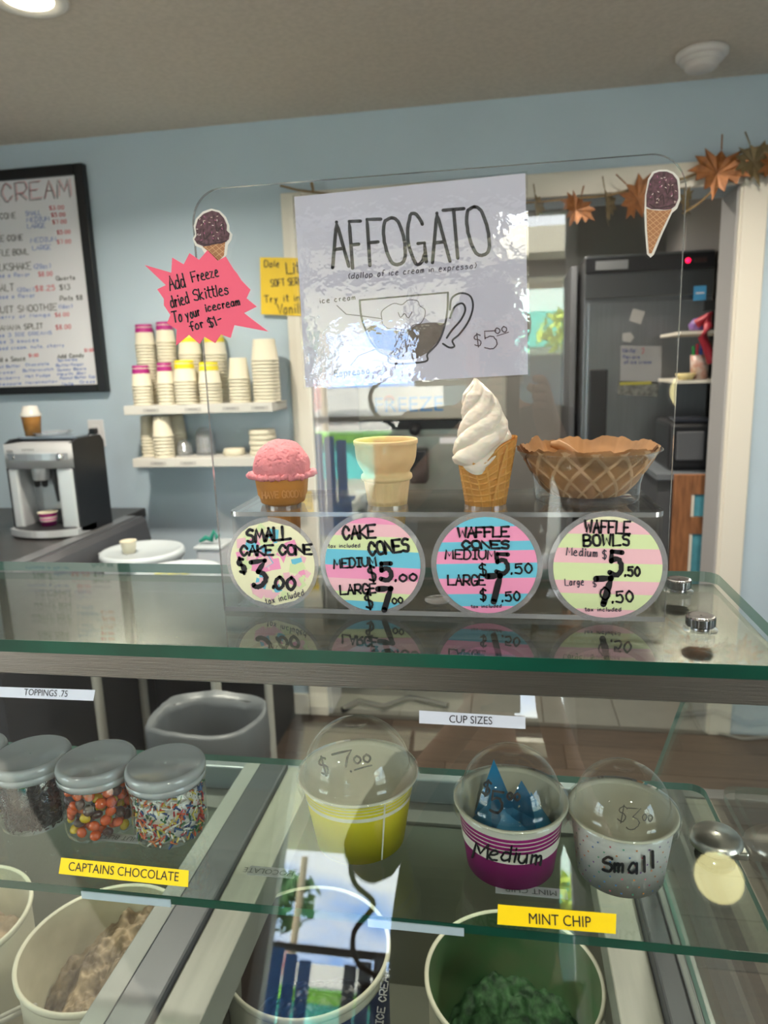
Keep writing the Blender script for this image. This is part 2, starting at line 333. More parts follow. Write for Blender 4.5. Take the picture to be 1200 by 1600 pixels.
for i, (x, sg_) in enumerate(SIDEW):
    wt = thing('window_%d' % (i+2), (x+sg_*.05, -1, SWZ[0]), kind='structure'); xa, xb = x+sg_*.05-.04, x+sg_*.05+.04
    MB().box(xa, xb, SWY[0], SWY[0]+.05, *SWZ).box(xa, xb, SWY[1]-.05, SWY[1], *SWZ).box(xa, xb, *SWY, SWZ[0], SWZ[0]+.05).box(xa, xb, *SWY, SWZ[1]-.05, SWZ[1]).box(xa, xb, -1.03, -.97, *SWZ).build('window_frame', FR, wt)
    MB().add([(x+sg_*.05, SWY[0]+.04, SWZ[0]+.04), (x+sg_*.05, SWY[1]-.04, SWZ[0]+.04), (x+sg_*.05, SWY[1]-.04, SWZ[1]-.04), (x+sg_*.05, SWY[0]+.04, SWZ[1]-.04)], [(0, 1, 2, 3)]).build('pane', WGL, wt)
# sign on the storefront glass (reads correctly from the street)
sg = thing('door_notice', (-.2, FY-.056, 1.6), 'printed opening hours notice stuck on the street window behind the viewer', 'sign')
nb = MB().box(-.42, .10, FY-.058, FY-.054, 1.45, 1.76, bev=0).build('notice_sheet', mat('notice_paper', 'b8b8b0', .7), sg)
for k, (tx, z, s) in enumerate((('Entrance', 1.70, .09), ('Summer Hours', 1.605, .045), ('Mon-Thurs', 1.555, .045), ('11am-9:30', 1.505, .045))):
    printed(tx, s, INK, sg, (-.16, FY-.0535, z), (1, 0, 0), (0, 0, 1))
# ---------------------------------------------------------------- outside (seen in the reflections)
MB().box(-30, 30, -60, FY-.12, -.16, -.15).build('street_ground', mat('asphalt', 'b8b5aa', .9, 0, .1, 2), kind='structure')
MB().box(-4.5, 0, -9.0, FY-.1, 2.1, 2.25).box(0, 6, -5.0, -3.2, 2.2, 2.35).box(0, 6, -5.05, -4.95, 2.16, 2.4).build('porch_roof', mat('porch_paint', 'cfc8b4', .7), kind='structure')
tq = mat('teal_paint', '58c8cc', .5); lg = mat('lime_paint', '86d24a', .5)
t = thing('street_counter', (-4, -9.4, -.15), 'turquoise low street wall with lime green capping, mirrored in acrylic', 'wall')
MB().box(-9, 1.6, -9.6, -9.3, -.15, .42).build('counter_body', tq, t); MB().box(-9, 1.65, -9.65, -9.2, .42, .56, bev=.01).build('counter_top', lg, t)
def adirondack(x, y, name_m, lab):
    t = thing('garden_chair', (x, y, -.15), lab, 'chair', 'chairs on the porch')
    for k in range(5): MB().box(x-.25+k*.105, x-.16+k*.105, y, y+.02, .2, 1.0-.03*abs(k-2), bev=.004, xf=Matrix.Translation((0, 0, 0))).build('slat', name_m, t)
    MB().box(x-.27, x+.27, y, y+.5, .2, .24).build('seat', name_m, t)
    for sx in (-.27, .24):
        MB().box(x+sx, x+sx+.03, y+.45, y+.5, -.15, .4).build('leg', name_m, t); MB().box(x+sx-.03, x+sx+.06, y-.1, y+.52, .4, .43).build('armrest', name_m, t)
        MB().box(x+sx, x+sx+.03, y-.08, y-.03, -.15, .4).build('leg', name_m, t)
adirondack(-1.6, -4.6, mat('blue_chair_plastic', '3d6fb0', .5), 'blue slatted garden chair mirrored beside the pink scoop')
adirondack(-.85, -4.6, mat('grey_chair_plastic', '5a6470', .5), 'grey slatted garden chair mirrored behind the plain cake cone')
t = thing('pickup_truck', (-6, -13, -.15), 'red pickup truck parked across the street, mirrored in the glass', 'truck'); rd = mat('red_car_paint', 'c01a22', .25, coat=1)
MB().prism([(-8.8, .3), (-3.4, .3), (-3.4, 1.0), (-4.6, 1.15), (-5.3, 1.75), (-6.6, 1.78), (-6.9, 1.15), (-8.8, 1.1)], -13.9, -12.2).build('truck_body', rd, t)
MB().prism([(-5.0, 1.2), (-5.45, 1.68), (-6.5, 1.7), (-6.6, 1.2)], -12.19, -12.17).build('side_window', mat('car_glass', '22303a', .1), t)
for x in (-7.9, -4.3):
    MB().lathe([(.2, -.1), (.38, -.1), (.38, .1), (.2, .1)], (x, -12.2, .23), 20, xf=Matrix.Rotation(math.pi/2, 3, 'X')).build('wheel', BLACKP, t)
t = thing('street_shop', (3.5, -17, -.15), 'pale shop building with teal awning across the street, mirrored in acrylic', 'building')
MB().box(-1.5, 9, -22, -17, -.15, 3.6).build('shop_wall', mat('shop_render', 'd8d8d0', .8), t); MB().box(-1.6, 9.1, -17.2, -16, 1.9, 2.7).build('awning', mat('awning_teal', '4fb8a8', .6), t)
MB().box(-1.5, 9, -16.99, -16.95, .1, 1.7).build('shop_window', mat('shop_glass', '4a5c66', .1), t)
for x, y, h, s, nm, cc, lab in ((-7.9, -24, 2.2, 1.8, 'street_tree', '3c6a34', 'broad dark green street tree mirrored in the case glass'), (1.9, -13.5, 2.1, 1.0, 'palm_bush', '9cae3a', 'yellow-green palm bush mirrored right of the paper sign')):
    t = thing(nm, (x, y, -.15), lab, 'tree'); R = random.Random(int(x*9)); b = MB()
    for k in range(500):
        a, e = R.uniform(0, 6.28), R.uniform(-1, 1); q = s*(R.random()**.33); c = Vector((x+q*math.cos(a)*math.sqrt(1-e*e)*1.25, y+q*math.sin(a), h+q*e*.55)); u = Vector((R.uniform(-1, 1), R.uniform(-1, 1), R.uniform(-1, 1))).normalized()*s*.14; v = u.cross(Vector((R.uniform(-1, 1), R.uniform(-1, 1), 1))).normalized()*s*.07
        b.add([c-u, c+v, c+u, c-v], [(0, 1, 2, 3)])
    b.build('foliage', mat(nm+'_leaf', cc, .7, 0, .3, 3), t, kind='stuff')
    MB().tube([(x, y, -.15), (x+.1, y, h*.5), (x, y, h)], .12, 8, radii=[.18, .13, .06]).build('trunk', mat('bark', '5a4a3a', .9), t)
t = tag(MB().tube([(-4.9, -18, -.15), (-4.9, -18, 2.9)], .09).build('utility_pole', mat('pole_wood', '9a8c74', .9), at=(-4.9, -18, -.15)), 'tall wooden utility pole mirrored in the lower glass', 'pole')
t = tag(MB().tube([(-9, -6.2, 1.0), (.3, -6.2, 1.0)], .035).tube([(-9, -6.2, -.15), (-9, -6.2, 1.0)], .035).tube([(.3, -6.2, -.15), (.3, -6.2, 1.0)], .035).build('street_railing', DARK, at=(-2, -6.2, -.15)), 'long dark pipe railing at waist height outside the window', 'railing')
pts = [(x, FY-.4, z) for x, z in catmull([(-.45, 2.08), (-.47, 1.8), (-.58, 1.55), (-.70, 1.42), (-.68, 1.30), (-.58, 1.22), (-.66, 1.10), (-.62, .98), (-.44, .92)], 6)]
tag(MB().tube(pts, .013).build('hanging_hook', BLACKP, at=(-.45, FY-.4, 2.08)), 'black wavy iron hook hanging on the porch, mirrored in the glass', 'hook')

bpy.data.objects['pickup_truck'].location.y -= 7; bpy.data.objects['pickup_truck'].location.x -= 2.2
# ================================================================ CEILING THINGS
def downlight(x, y, lab, k=1.0):
    t = thing('ceiling_downlight', (x, y, CEIL), lab, 'light', 'recessed ceiling downlights')
    MB().lathe([(.062, .0), (.062, -.004), (.092, -.008), (.098, -.004), (.098, 0)], (x, y, CEIL), 40).build('trim_ring', mat('lamp_white', 'e8e4dc', .4), t)
    MB().lathe([(.0005, -.0035), (.062, -.0035)], (x, y, CEIL), 32).build('lamp_lens', mat('lamp_lens', 'fff0d0', .5, emit=9), t)
    ld = bpy.data.lights.new('lamp_glow', 'AREA'); ld.shape = 'DISK'; ld.size = .12; ld.energy = LAMP_W*k; ld.color = (1, .91, .77)
    o = bpy.data.objects.new('lamp_glow', ld); COL.objects.link(o); o.parent = t; o.location = (0, 0, -.012); ld.spread = math.radians(150)
downlight(-1.2, 1.87, 'lit round downlight at the upper left corner of the photo')
for x, y, l, k in ((.60, 1.95, 'lit downlight over the right end of the case, above the frame', 1), (-.36, .85, 'lit downlight above the middle of the case, above the frame', .4), (-1.3, -.7, 'lit downlight behind the viewer on the left', .35), (.55, -.7, 'lit downlight behind the viewer on the right', .35), (.1, 3.75, 'lit downlight inside the kitchen behind the door head', .8)): downlight(x, y, l, k)  # the kitchen one is an unseen lamp, added to brighten the kitchen
dc = P(1097, 80, z=CEIL); t = thing('smoke_detector', dc, 'round white smoke detector on the ceiling at upper right', 'smoke detector'); SMK = mat('detector_plastic', 'cfcac6', .5)
MB().lathe([(.0, 0), (.075, 0), (.079, -.004), (.079, -.016), (.072, -.022), (.066, -.024)], dc, 48).build('mounting_plate', SMK, t)
MB().lathe([(.066, -.022), (.064, -.032), (.058, -.036), (.052, -.038), (.050, -.048), (.044, -.054), (.0, -.057)], dc, 48).build('detector_cover', SMK, t)
for k in range(10):
    a = k*.628; xf = Matrix.Rotation(a, 3, 'Z'); MB().box(.0525, .0575, -.012, .012, -.046, -.0385, xf=xf.to_4x4()).build('vent_slot', BLACKP, t, at=dc).location = (0, 0, 0)

# ================================================================ MENU BOARD ON THE WALL
S9 = on_plane((0, D-.022, 0), (0, -1, 0))
bc = (-2.03, D, 1.95); t = thing('menu_board', (-2.03, D-.03, 1.48), 'whiteboard ice cream menu with black frame and coloured handwriting', 'menu board')
x0, x1, z0, z1 = -2.36, P(150, 450, y=D-.03).x, P(140, 613, y=D-.03).z, P(122, 255, y=D-.03).z; fw = .042
for nm, q in (('frame_side', (x0, x0+fw, z0, z1)), ('frame_side', (x1-fw, x1, z0, z1)), ('frame_rail', (x0+fw, x1-fw, z0, z0+fw*.8)), ('frame_rail', (x0+fw, x1-fw, z1-fw, z1))):
    MB().box(q[0], q[1], D-.035, D-.001, q[2], q[3], bev=.004).build(nm, mat('black_frame', '0c0d10', .35), t)
MB().box(x0+.03, x1-.03, D-.022, D-.005, z0+.025, z1-.03).build('writing_board', mat('whiteboard', 'dcdce0', .3), t)
bk, bb, br_, hd = MB(), MB(), MB(), MB()
def wl(mb, s, x, y, x2, h, wd=1.3, sl=-.055, seed=1): write(mb, s, x, y, x2, y+(x2-x)*sl, h, wd, S9, seed=seed, jit=.07)
wl(hd, 'ICE CREAM', -70, 322, 110, 28, 1.8, -.08); wl(br_, 'ICE CREAM', -68, 320, 112, 27, .9, -.08, 5)
for s, x, x2, y, h in (('CAKE CONE', -30, 25, 344, 9), ('WAFFLE CONE', -32, 36, 379, 9), ('WAFFLE BOWL', -22, 45, 401, 9), ('MILKSHAKE', -14, 49, 424, 11), ('MALT', -8, 22, 456, 11), ('FRUIT SMOOTHIE', -15, 89, 490, 10), ('BANANA SPLIT', -6, 67, 517, 8), ('Add a Sauce', -9, 40, 566, 7), ('Add Candy', 90, 132, 560, 6), ('Quarts', 88, 118, 438, 6), ('$13', 93, 110, 453, 8), ('Pints $8', 94, 129, 470, 7)): wl(bk, s, x, y, x2, h)
for s, x, x2, y, h in (('SMALL', 40, 64, 337, 7), ('MEDIUM', 42, 77, 347, 7), ('LARGE', 43, 71, 357, 7), ('MEDIUM', 48, 88, 379, 7), ('LARGE', 51, 80, 391, 7), ('(20oz)', 53, 79, 420, 7), ('choose a flavor', -22, 47, 435, 6), ('(20oz)', 27, 53, 456, 6), ('choose a flavor', -18, 55, 468, 6), ('(16oz)', 92, 113, 482, 6), ('Strawberry or Mango', -35, 79, 500, 5), ('choose 3 ICE CREAMS', -24, 81, 528, 5), ('choose 3 sauces', -24, 61, 538, 5), ('Whipped cream, nuts, cherry', -20, 101, 548, 5),
    ('Peanut Butter', -18, 32, 576, 4), ('Chocolate', 40, 77, 572, 4), ('Caramel', -12, 24, 585, 4), ('Butterscotch', 36, 84, 581, 4), ('Strawberry', -14, 32, 594, 4), ('Hot Fudge', 40, 79, 590, 4), ('Pineapple', -10, 34, 603, 4), ('Marshmallow', 40, 90, 600, 4), ('Sprinkles', 90, 121, 565, 4), ('Butterfinger', 88, 131, 573, 4), ('Gummy Bears', 90, 135, 580, 4), ('Heath Bar', 90, 135, 587, 4), ('Peanut Butter Cup', 94, 149, 593, 4), ('Nuts', 97, 115, 602, 4), ('Oreos', 125, 149, 599, 4)): wl(bb, s, x, y, x2, h, 1.0)
for s, x, x2, y, h in (('$3.00', 77, 100, 328, 6), ('$5.00', 80, 102, 339, 6), ('$7.00', 82, 104, 350, 6), ('$5.00', 89, 110, 366, 6), ('$7.00', 89, 111, 381, 6), ('$8.00', 60, 82, 432, 7), ('$8.25', 55, 86, 455, 8), ('$6.00', 86, 108, 495, 6), ('$8.00', 87, 111, 515, 7), ('$1.00', 45, 60, 558, 5), ('$1.00', 132, 146, 550, 5)): wl(br_, s, x, y, x2, h, 1.2)
hd.build('grey_handwriting', mat('grey_board_pen', '77757c', .6), t); bk.build('black_handwriting', mat('board_pen_black', '3c3a3a', .6), t); bb.build('blue_handwriting', mat('board_pen_blue', '5577c0', .6), t); br_.build('red_handwriting', mat('board_pen_red', 'd0606c', .6), t)

# ================================================================ YELLOW NOTE BY THE DOOR
SY = on_plane((0, D-.0225, 0), (0, -1, 0), .001); pY = lambda a, c: tuple(P(a, c, y=D-.0215))
t = thing('yellow_note', pY(438, 492), 'yellow handwritten soft serve note taped by the door trim', 'note'); YP = mat('yellow_paper', 'e8c21c', .6)
q = [pY(406, 402), pY(472, 403), pY(472, 494), pY(408, 491)]; MB().add(q+[(a, b_+.001, c) for a, b_, c in q], [(0, 1, 2, 3), (7, 6, 5, 4), (0, 4, 5, 1), (1, 5, 6, 2), (2, 6, 7, 3), (3, 7, 4, 0)]).build('note_sheet', YP, t)
b = MB(); write(b, 'Dole', 413, 417, 437, 417, 10, 1.5, SY); write(b, 'Lite', 448, 428, 478, 426, 17, 2, SY); write(b, 'SOFT SERVE', 423, 448, 478, 444, 11, 1.5, SY); write(b, 'Try it in', 413, 473, 470, 470, 11, 1.6, SY); write(b, 'Vanilla', 434, 491, 480, 489, 16, 1.6, SY); b.build('lettering', mat('note_ink', '3d3a20', .6), t)

# ================================================================ WALL SHELVES AND WHAT STANDS ON THEM
SH = mat('shelf_board', 'cfcdc6', .5); SYF = 2.70
def shelf(x0, x1, ztop, lab, labs):
    t = thing('wall_shelf', ((x0+x1)/2, D-.07, ztop-.035), lab, 'shelf', 'floating wall shelves')
    MB().box(x0, x1, SYF, D, ztop-.036, ztop, bev=.002).build('shelf_board', SH, t)
    for x in labs: MB().box(x-.035, x+.035, SYF-.0015, SYF, ztop-.026, ztop-.012).build('shelf_label', mat('label_tape', 'b9b7b2', .6), t); MB().box(x-.02, x+.02, SYF-.002, SYF-.0015, ztop-.021, ztop-.017).build('label_print', mat('label_print', '8a8886', .6), t)
Z1 = P(300, 632, y=SYF).z; Z2 = P(300, 716, y=SYF).z
SX0 = P(193, 640, y=SYF).x; SX1 = P(425, 632, y=SYF).x
shelf(SX0, SX1, Z1, 'upper white floating shelf with stacked paper cups', (SX0+.12, SX0+.3, SX0+.46, SX0+.58)); shelf(SX0+.015, SX1, Z2, 'lower white floating shelf with plain cups and lids', (SX0+.13, SX0+.26))
def cup_mesh(h, r0, r1, band, top='rim'):
    b = MB(); b.lathe([(0, 0), (r0, 0), (r1, h-.004), (r1+.0025, h-.003), (r1+.0025, h), (r1-.001, h), (r0-.002, .004)], (0, 0, 0), 20)
    return b
def cup_stack(px, py_top, py_bot, y, wpx, zb, bandm, lab, grp, inv=True):
    """nested cups: rims down, the bottom of the topmost cup showing its printed band"""
    dist = y; p = P(px, (py_top+py_bot)/2, y=y); zt = P(px, py_top, y=y).z; r = wpx/1105*dist*1.02/2; H = zt-zb; ch = min(.085, H*.6); n = max(2, int((H-ch)/.0125)); st = (H-ch)/n
    t = thing('cup_stack', (p.x, y, zb), lab, 'cup stack', grp)
    if 'side' not in KIDS.get(round(r, 4), {}): pass
    rt = r*.80
    body = None
    for k in range(n+1):
        if body is None:
            b = MB().lathe([(r, 0), (r+.0022, .0005), (r+.0022, .005), (r, .006), (rt, ch), (rt-.003, ch), (rt-.003, ch-.004), (.0005, ch-.004)], (p.x, y, zb), 24)
            body = b.build('paper_cup', CREAM, t, at=(p.x, y, zb)); o = body
        else: o = body.copy(); COL.objects.link(o); o.parent = t
        o.location = (0, 0, k*st)
    if bandm:
        for f0, f1, mm in ((.62, .84, bandm), (.88, 1.0, bandm)):
            g = lambda f: r+(rt-r)*f+.0008
            MB().lathe([(g(f0), ch*f0), (g(f1), ch*f1)]+([(g(f1)-.004, ch*f1+.0005)] if f1 == 1 else []), (p.x, y, zb+n*st), 24).build('printed_band', mm, t)
MAG = mat('magenta_print', 'a82478', .5); YEL = mat('yellow_print', 'e6d21e', .5)
G1 = 'cup stacks on the upper shelf'
for a in ((230, 507, 627, 2.855, 31, MAG, 'tall magenta banded cup stack, leftmost of the back row'), (262, 503, 627, 2.855, 30, MAG, 'tall magenta banded cup stack, second of the back row'), (299, 522, 627, 2.85, 36, YEL, 'tall yellow banded cup stack behind the short yellow one'), (338, 522, 627, 2.85, 36, YEL, 'tall yellow banded cup stack behind the panel edge, right of back row')):
    cup_stack(a[0], a[1], a[2], a[3], a[4], Z1, a[5], a[6], G1)
for a in ((222, 571, 629, 2.745, 31, MAG, 'short magenta banded cup stack at the left end of the shelf'), (259, 567, 629, 2.745, 27, MAG, 'short magenta banded cup stack beside the yellow ones'), (290, 563, 629, 2.745, 36, YEL, 'short yellow banded cup stack, left one in front'), (328, 566, 629, 2.745, 35, YEL, 'short yellow banded cup stack, right one in front'), (374, 559, 627, 2.765, 33, None, 'plain cream cup stack, shorter of the two at right'), (415, 530, 625, 2.78, 42, None, 'plain cream cup stack, tallest at the right end')):
    cup_stack(a[0], a[1], a[2], a[3], a[4], Z1, a[5], a[6], G1)
G2 = 'cup stacks on the lower shelf'
for a in ((232, 650, 715, 2.80, 24, None, 'slim plain cup stack, leftmost on the lower shelf'), (255, 650, 716, 2.75, 32, None, 'wide plain cup stack, front one on the lower shelf'), (277, 648, 714, 2.86, 30, None, 'plain cup stack behind the front one on the lower shelf')): cup_stack(a[0], a[1], a[2], a[3], a[4], Z2, a[5], a[6], G2)
LIDG = glass('lid_plastic', (.88, .9, .92), .12, haze=.12)
for px, yy, r, n, lab in ((290, 2.80, .034, 3, 'short stack of clear dome lids on the lower shelf'), (323, 2.81, .042, 7, 'tall stack of clear dome lids beside the panel edge')):
    p = P(px, 715, y=yy); t = thing('lid_stack', (p.x, yy, Z2), lab, 'lid stack'); l0 = None
    for k in range(n):
        if l0 is None: l0 = MB().lathe([(r, 0), (r, .006), (r*.95, .008), (r*.8, .03), (r*.45, .04), (.001, .042)], (p.x, yy, Z2), 24).build('dome_lid', LIDG, t, at=(p.x, yy, Z2)); o = l0
        else: o = l0.copy(); COL.objects.link(o); o.parent = t
        o.location = (0, 0, k*.0125)
for px, yy, zz, r, n, h, lab in ((367, 2.80, Z2, .044, 1, .03, 'single flat pack of white lids on the lower shelf'), (412, 2.80, Z2, .054, 5, .021, 'stack of flat white lids at the right end of the lower shelf')):
    p = P(px, 715, y=yy); t = thing('flat_lid_stack', (p.x, yy, zz), lab, 'lid stack'); l0 = None
    for k in range(n):
        if l0 is None: l0 = MB().lathe([(0.001, 0), (r, 0), (r+.002, .003), (r, h*.85), (r-.006, h*.95), (.001, h*.95)], (p.x, yy, zz), 28).build('flat_lid', CREAM, t, at=(p.x, yy, zz)); o = l0
        else: o = l0.copy(); COL.objects.link(o); o.parent = t
        o.location = ((k % 2)*.003, 0, k*h)
# outlet
p = P(151, 677, y=D-.004); t = thing('wall_outlet', p, 'white wall outlet with a black plug pushed in', 'outlet'); OW = mat('outlet_white', 'd6d4d4', .4)
MB().box(p.x-.038, p.x+.038, D-.006, D, p.z-.06, p.z+.06, bev=.002).build('cover_plate', OW, t); MB().box(p.x-.017, p.x+.017, D-.009, D-.005, p.z-.035, p.z+.035, bev=.002).build('socket', OW, t)
tag(MB().box(p.x-.016, p.x+.012, D-.04, D-.009, p.z-.002, p.z+.024, bev=.004).tube([(p.x-.012, D-.03, p.z+.01), (p.x-.024, D-.04, p.z-.01), (p.x-.028, D-.04, p.z-.10), (p.x-.03, D-.06, p.z-.20), (p.x-.03, D-.08, p.z-.32)], .005).build('plug_and_cord', BLACKP, at=(p.x, D-.02, p.z)), 'black power plug with cord running down behind the coffee machine', 'plug')
# ================================================================ LEFT COUNTER, COFFEE MACHINE
CTZ = .965; CDK = mat('dark_counter', '3c3a39', .35, .2, .15, 8)
t = thing('back_counter', (-2.2, 2.4, 0), 'dark counter along the left wall under the coffee machine', 'counter')
MB().box(-2.99, -1.58, 1.75, D-.001, CTZ-.04, CTZ, bev=.004).build('worktop', CDK, t); MB().box(-2.97, -1.60, 1.8, D-.02, .1, CTZ-.04).build('cabinet_body', mat('black_cabinet', '17171a', .5), t); MB().box(-2.97, -1.62, 1.86, D-.02, 0, .1).build('plinth', BLACKP, t)
for x in (-2.9, -2.46, -2.03): MB().box(x, x+.41, 1.783, 1.8, .14, CTZ-.08, bev=.003).build('cabinet_door', mat('cabinet_door_black', '1e1e22', .4), t)
LD = mat('grey_lid', '55565a', .4, .3, .05, 5)
t = thing('freezer_lid', (-1.52, 2.2, 0), 'sloping dark grey freezer lid at the counter end beside the buckets', 'freezer')
pr = [(-1.575, CTZ-.13), (-1.575, CTZ-.005), (-1.50, CTZ), (-1.485, CTZ-.02), (-1.465, CTZ-.13)]
MB().prism(pr, 1.7, 2.72).build('lid_shell', LD, t); MB().box(-1.572, -1.52, 1.68, 2.70, CTZ-.003, CTZ+.006, bev=.002).build('lid_rail', mat('grey_rail', '7b7d80', .35, .5), t)
MB().box(-1.574, -1.475, 1.75, 2.70, 0, CTZ-.13).build('freezer_body', mat('freezer_side', '2a2a2e', .4), t)
# coffee machine
SIL = mat('silver_plastic', 'c6c8ca', .32, .45); cm = thing('coffee_machine', (-1.72, 2.5, CTZ), 'silver and black bean-to-cup coffee machine on the left counter', 'coffee machine')
fy = 2.34; mx0, mx1 = P(-2, 690, y=fy).x, P(106, 690, y=fy).x; mz0 = CTZ+.0005; mz1 = P(60, 690, y=fy).z; mh = mx1-mx0; dm = P(161, 682, x=mx1).y-fy
bx1 = mx1+.0
MB().prism([(fy+.02, mz0+.02), (fy+.02, mz1-.01), (fy+.06, mz1+.004), (fy+dm-.02, mz1+.004), (fy+dm, mz1-.02), (fy+dm, mz0+.005), (fy+.10, mz0+.005)], mx1-.012, mx1, axis='x').build('side_panel', BLACKP, cm)
MB().prism([(fy+.02, mz0+.02), (fy+.02, mz1-.01), (fy+.06, mz1+.004), (fy+dm-.02, mz1+.004), (fy+dm, mz1-.02), (fy+dm, mz0+.005), (fy+.10, mz0+.005)], mx0, mx0+.012, axis='x').build('side_panel', BLACKP, cm)
MB().box(mx0+.012, mx1-.012, fy+.12, fy+dm-.01, mz0+.005, mz1-.002).build('body', BLACKP, cm)
MB().box(mx0+.005, mx1-.03, fy+.10, fy+dm-.05, mz1-.001, mz1+.010, bev=.004).build('bean_lid', mat('smoked_lid', '6f7b86', .15), cm)
b = MB(); n = 10
vs = []
for i in range(n+1):
    u = i/n; bulge = .022*(1-(2*u-1)**2)
    for z in (mz1-.10, mz1-.01): vs.append((mx0+mh*u, fy+.02-bulge, z))
for i in range(n+1): u = i/n; vs.append((mx0+mh*u, fy+.13, mz1-.01))
for i in range(n+1): u = i/n; vs.append((mx0+mh*u, fy+.13, mz1-.10))
fs = [(2*i, 2*i+2, 2*i+3, 2*i+1) for i in range(n)]+[(2*i+1, 2*i+3, 2*n+2+i+1, 2*n+2+i) for i in range(n)]+[(2*i, 3*n+3+i, 3*n+4+i, 2*i+2) for i in range(n)]
b.add(vs, fs, 0, True); b.build('control_panel', SIL, cm)
MB().prism([(mx0+.01, 0), (mx0+.01, .03), (mx1-.01, .03), (mx1-.01, 0)], 0, .001) 
b = MB()
for i in range(8):
    u0, u1 = .06+i*.11, .17+i*.11; f_ = lambda u: fy+.0185-.022*(1-(2*u-1)**2); b.add([(mx0+mh*u0, f_(u0), mz1-.07), (mx0+mh*u1, f_(u1), mz1-.07), (mx0+mh*u1, f_(u1), mz1-.045), (mx0+mh*u0, f_(u0), mz1-.045)], [(0, 1, 2, 3)], 0, True)
b.build('display_strip', mat('display_grey', '8d9298', .3, .4), cm)
MB().lathe([(.015, 0), (.014, .012), (.010, .014), (.001, .014)], (mx1-.045, fy+.014, mz1-.058), 24, xf=Matrix.Rotation(math.pi/2, 3, 'X')).build('dial', CHROME, cm)
MB().lathe([(.006, 0), (.006, .006), (.001, .007)], (mx0+.045, fy+.011, mz1-.058), 16, xf=Matrix.Rotation(math.pi/2, 3, 'X')).build('push_button', CHROME, cm)
for k in range(3): MB().lathe([(.004, 0), (.004, .005), (.001, .006)], (mx0+.022+.012*k, fy+.014-.004*k, mz1-.034), 12, xf=Matrix.Rotation(math.pi/2, 3, 'X')).build('push_button', CHROME, cm)
pz0, pz1 = mz0+.055, mz1-.10
for q0, q1 in ((.02, .17), (.73, .98)):
    MB().box(mx0+mh*q0, mx0+mh*q1, fy+.015, fy+.13, pz0-.03, pz1, bev=.01).build('front_column', SIL, cm)
MB().box(mx0+mh*.17, mx0+mh*.73, fy+.10, fy+.125, pz0-.02, pz1).build('brew_bay', mat('bay_silver', '9ea1a4', .3, .7), cm)
sx = mx0+mh*.42
MB().lathe([(.032, 0), (.032, -.045), (.026, -.05)], (sx, fy+.055, pz1), 24).build('spout_housing', SIL, cm)
for dx in (-.016, .016): MB().lathe([(.012, 0), (.011, -.02), (.004, -.026)], (sx+dx, fy+.045, pz1-.05), 12, cap1=True).build('spout', BLACKP, cm)
MB().tube([(sx+.055, fy+.06, pz1-.005), (sx+.06, fy+.05, pz1-.03), (sx+.06, fy+.045, pz1-.06), (sx+.068, fy+.04, pz1-.13)], .007, 10, radii=[.012, .012, .008, .005]).build('steam_wand', BLACKP, cm)
b = MB(); pr = [(mx0+mh*u, fy-.005-.045*(1-(2*u-1)**2)) for u in [i/12 for i in range(13)]]+[(mx1, fy+.12), (mx0, fy+.12)]
b.prism(pr, mz0+.008, mz0+.033, axis='z').build('drip_tray', SIL, cm); MB().prism([(mx0+(x-mx0)*.9+mh*.05, y+.008) for x, y in pr], mz0+.033, mz0+.036, axis='z').build('drip_grille', DARK, cm)
MB().prism([(mx0+(x-mx0)*.94+mh*.03, y+.01) for x, y in pr], mz0, mz0+.008, axis='z').build('foot', BLACKP, cm)
printed('espresso', .014, mat('plate_print', '55585c', .4), cm, (mx0+mh*.42, fy-.0045, mz1-.028), (1, 0, 0), (0, 0, 1))
def ice_cup(name, c, rb, rt, h, m_side, m_in, lip=.0035, n=56): # paper tub with rolled lip
    b = MB(); b.lathe([(.0005, .003), (rb-.002, .003), (rb, 0), (rb+(rt-rb)*.96, h*.96)], c, n, 0)
    b.lathe([(rb+(rt-rb)*.96, h*.955), (rt+lip*.6, h*.955), (rt+lip, h-.002), (rt+lip*.7, h), (rt, h-.0005), (rt-.002, h-.004)], c, n, 1)
    b.lathe([(rt-.002, h-.004), (rb-.002, .006), (.0005, .006)], c, n, 1); return b.build(name, [m_side, m_in], at=c)
cc = (sx+.012, fy+.045, mz0+.036); cup = thing('espresso_cup', cc, 'small magenta banded paper cup under the coffee spout', 'cup')
ice_cup('cup_body', cc, .026, .034, .052, MAG, CREAM, .0025, 28).parent = cup; cup_b = children(cup)[0]; cup_b.location = (0, 0, 0)
MB().lathe([(.0295, .018), (.0325, .036)], cc, 28).build('white_band', CREAM, cup); MB().lathe([(.0308, .022), (.0322, .031)], cc, 28).build('pale_band', mat('pink_print', 'c8709c', .5), cup)
# iced coffee cup and papers at the far left
cyy = fy+.155; pc = P(20, 690, y=cyy); pc.x = max(pc.x, mx0+.033); zc = mz1+.0105; t = thing('iced_coffee_cup', (pc.x, cyy, zc), 'plastic cup of iced coffee on top of the coffee machine', 'cup')
MB().lathe([(.001, .0005), (.029, .0005), (.036, .075)], (pc.x, cyy, zc), 28).build('cup_body', mat('iced_coffee', 'a9773c', .2, 0, .2, 20), t)
MB().lathe([(.038, .073), (.039, .08), (.033, .088), (.026, .112), (.001, .115)], (pc.x, cyy, zc), 28).build('dome_lid', mat('milky_lid', 'c8c6c0', .2), t)
b = MB(); jx, jy = -1.925, 2.33
for k in range(9): b.tube([(jx-.02+.004*k, jy+.01*((k*5) % 3-1), CTZ+.008), (jx-.045+.011*k, jy+.014*((k*5) % 3-1), CTZ+.15+.01*(k % 3))], .0032, 6)
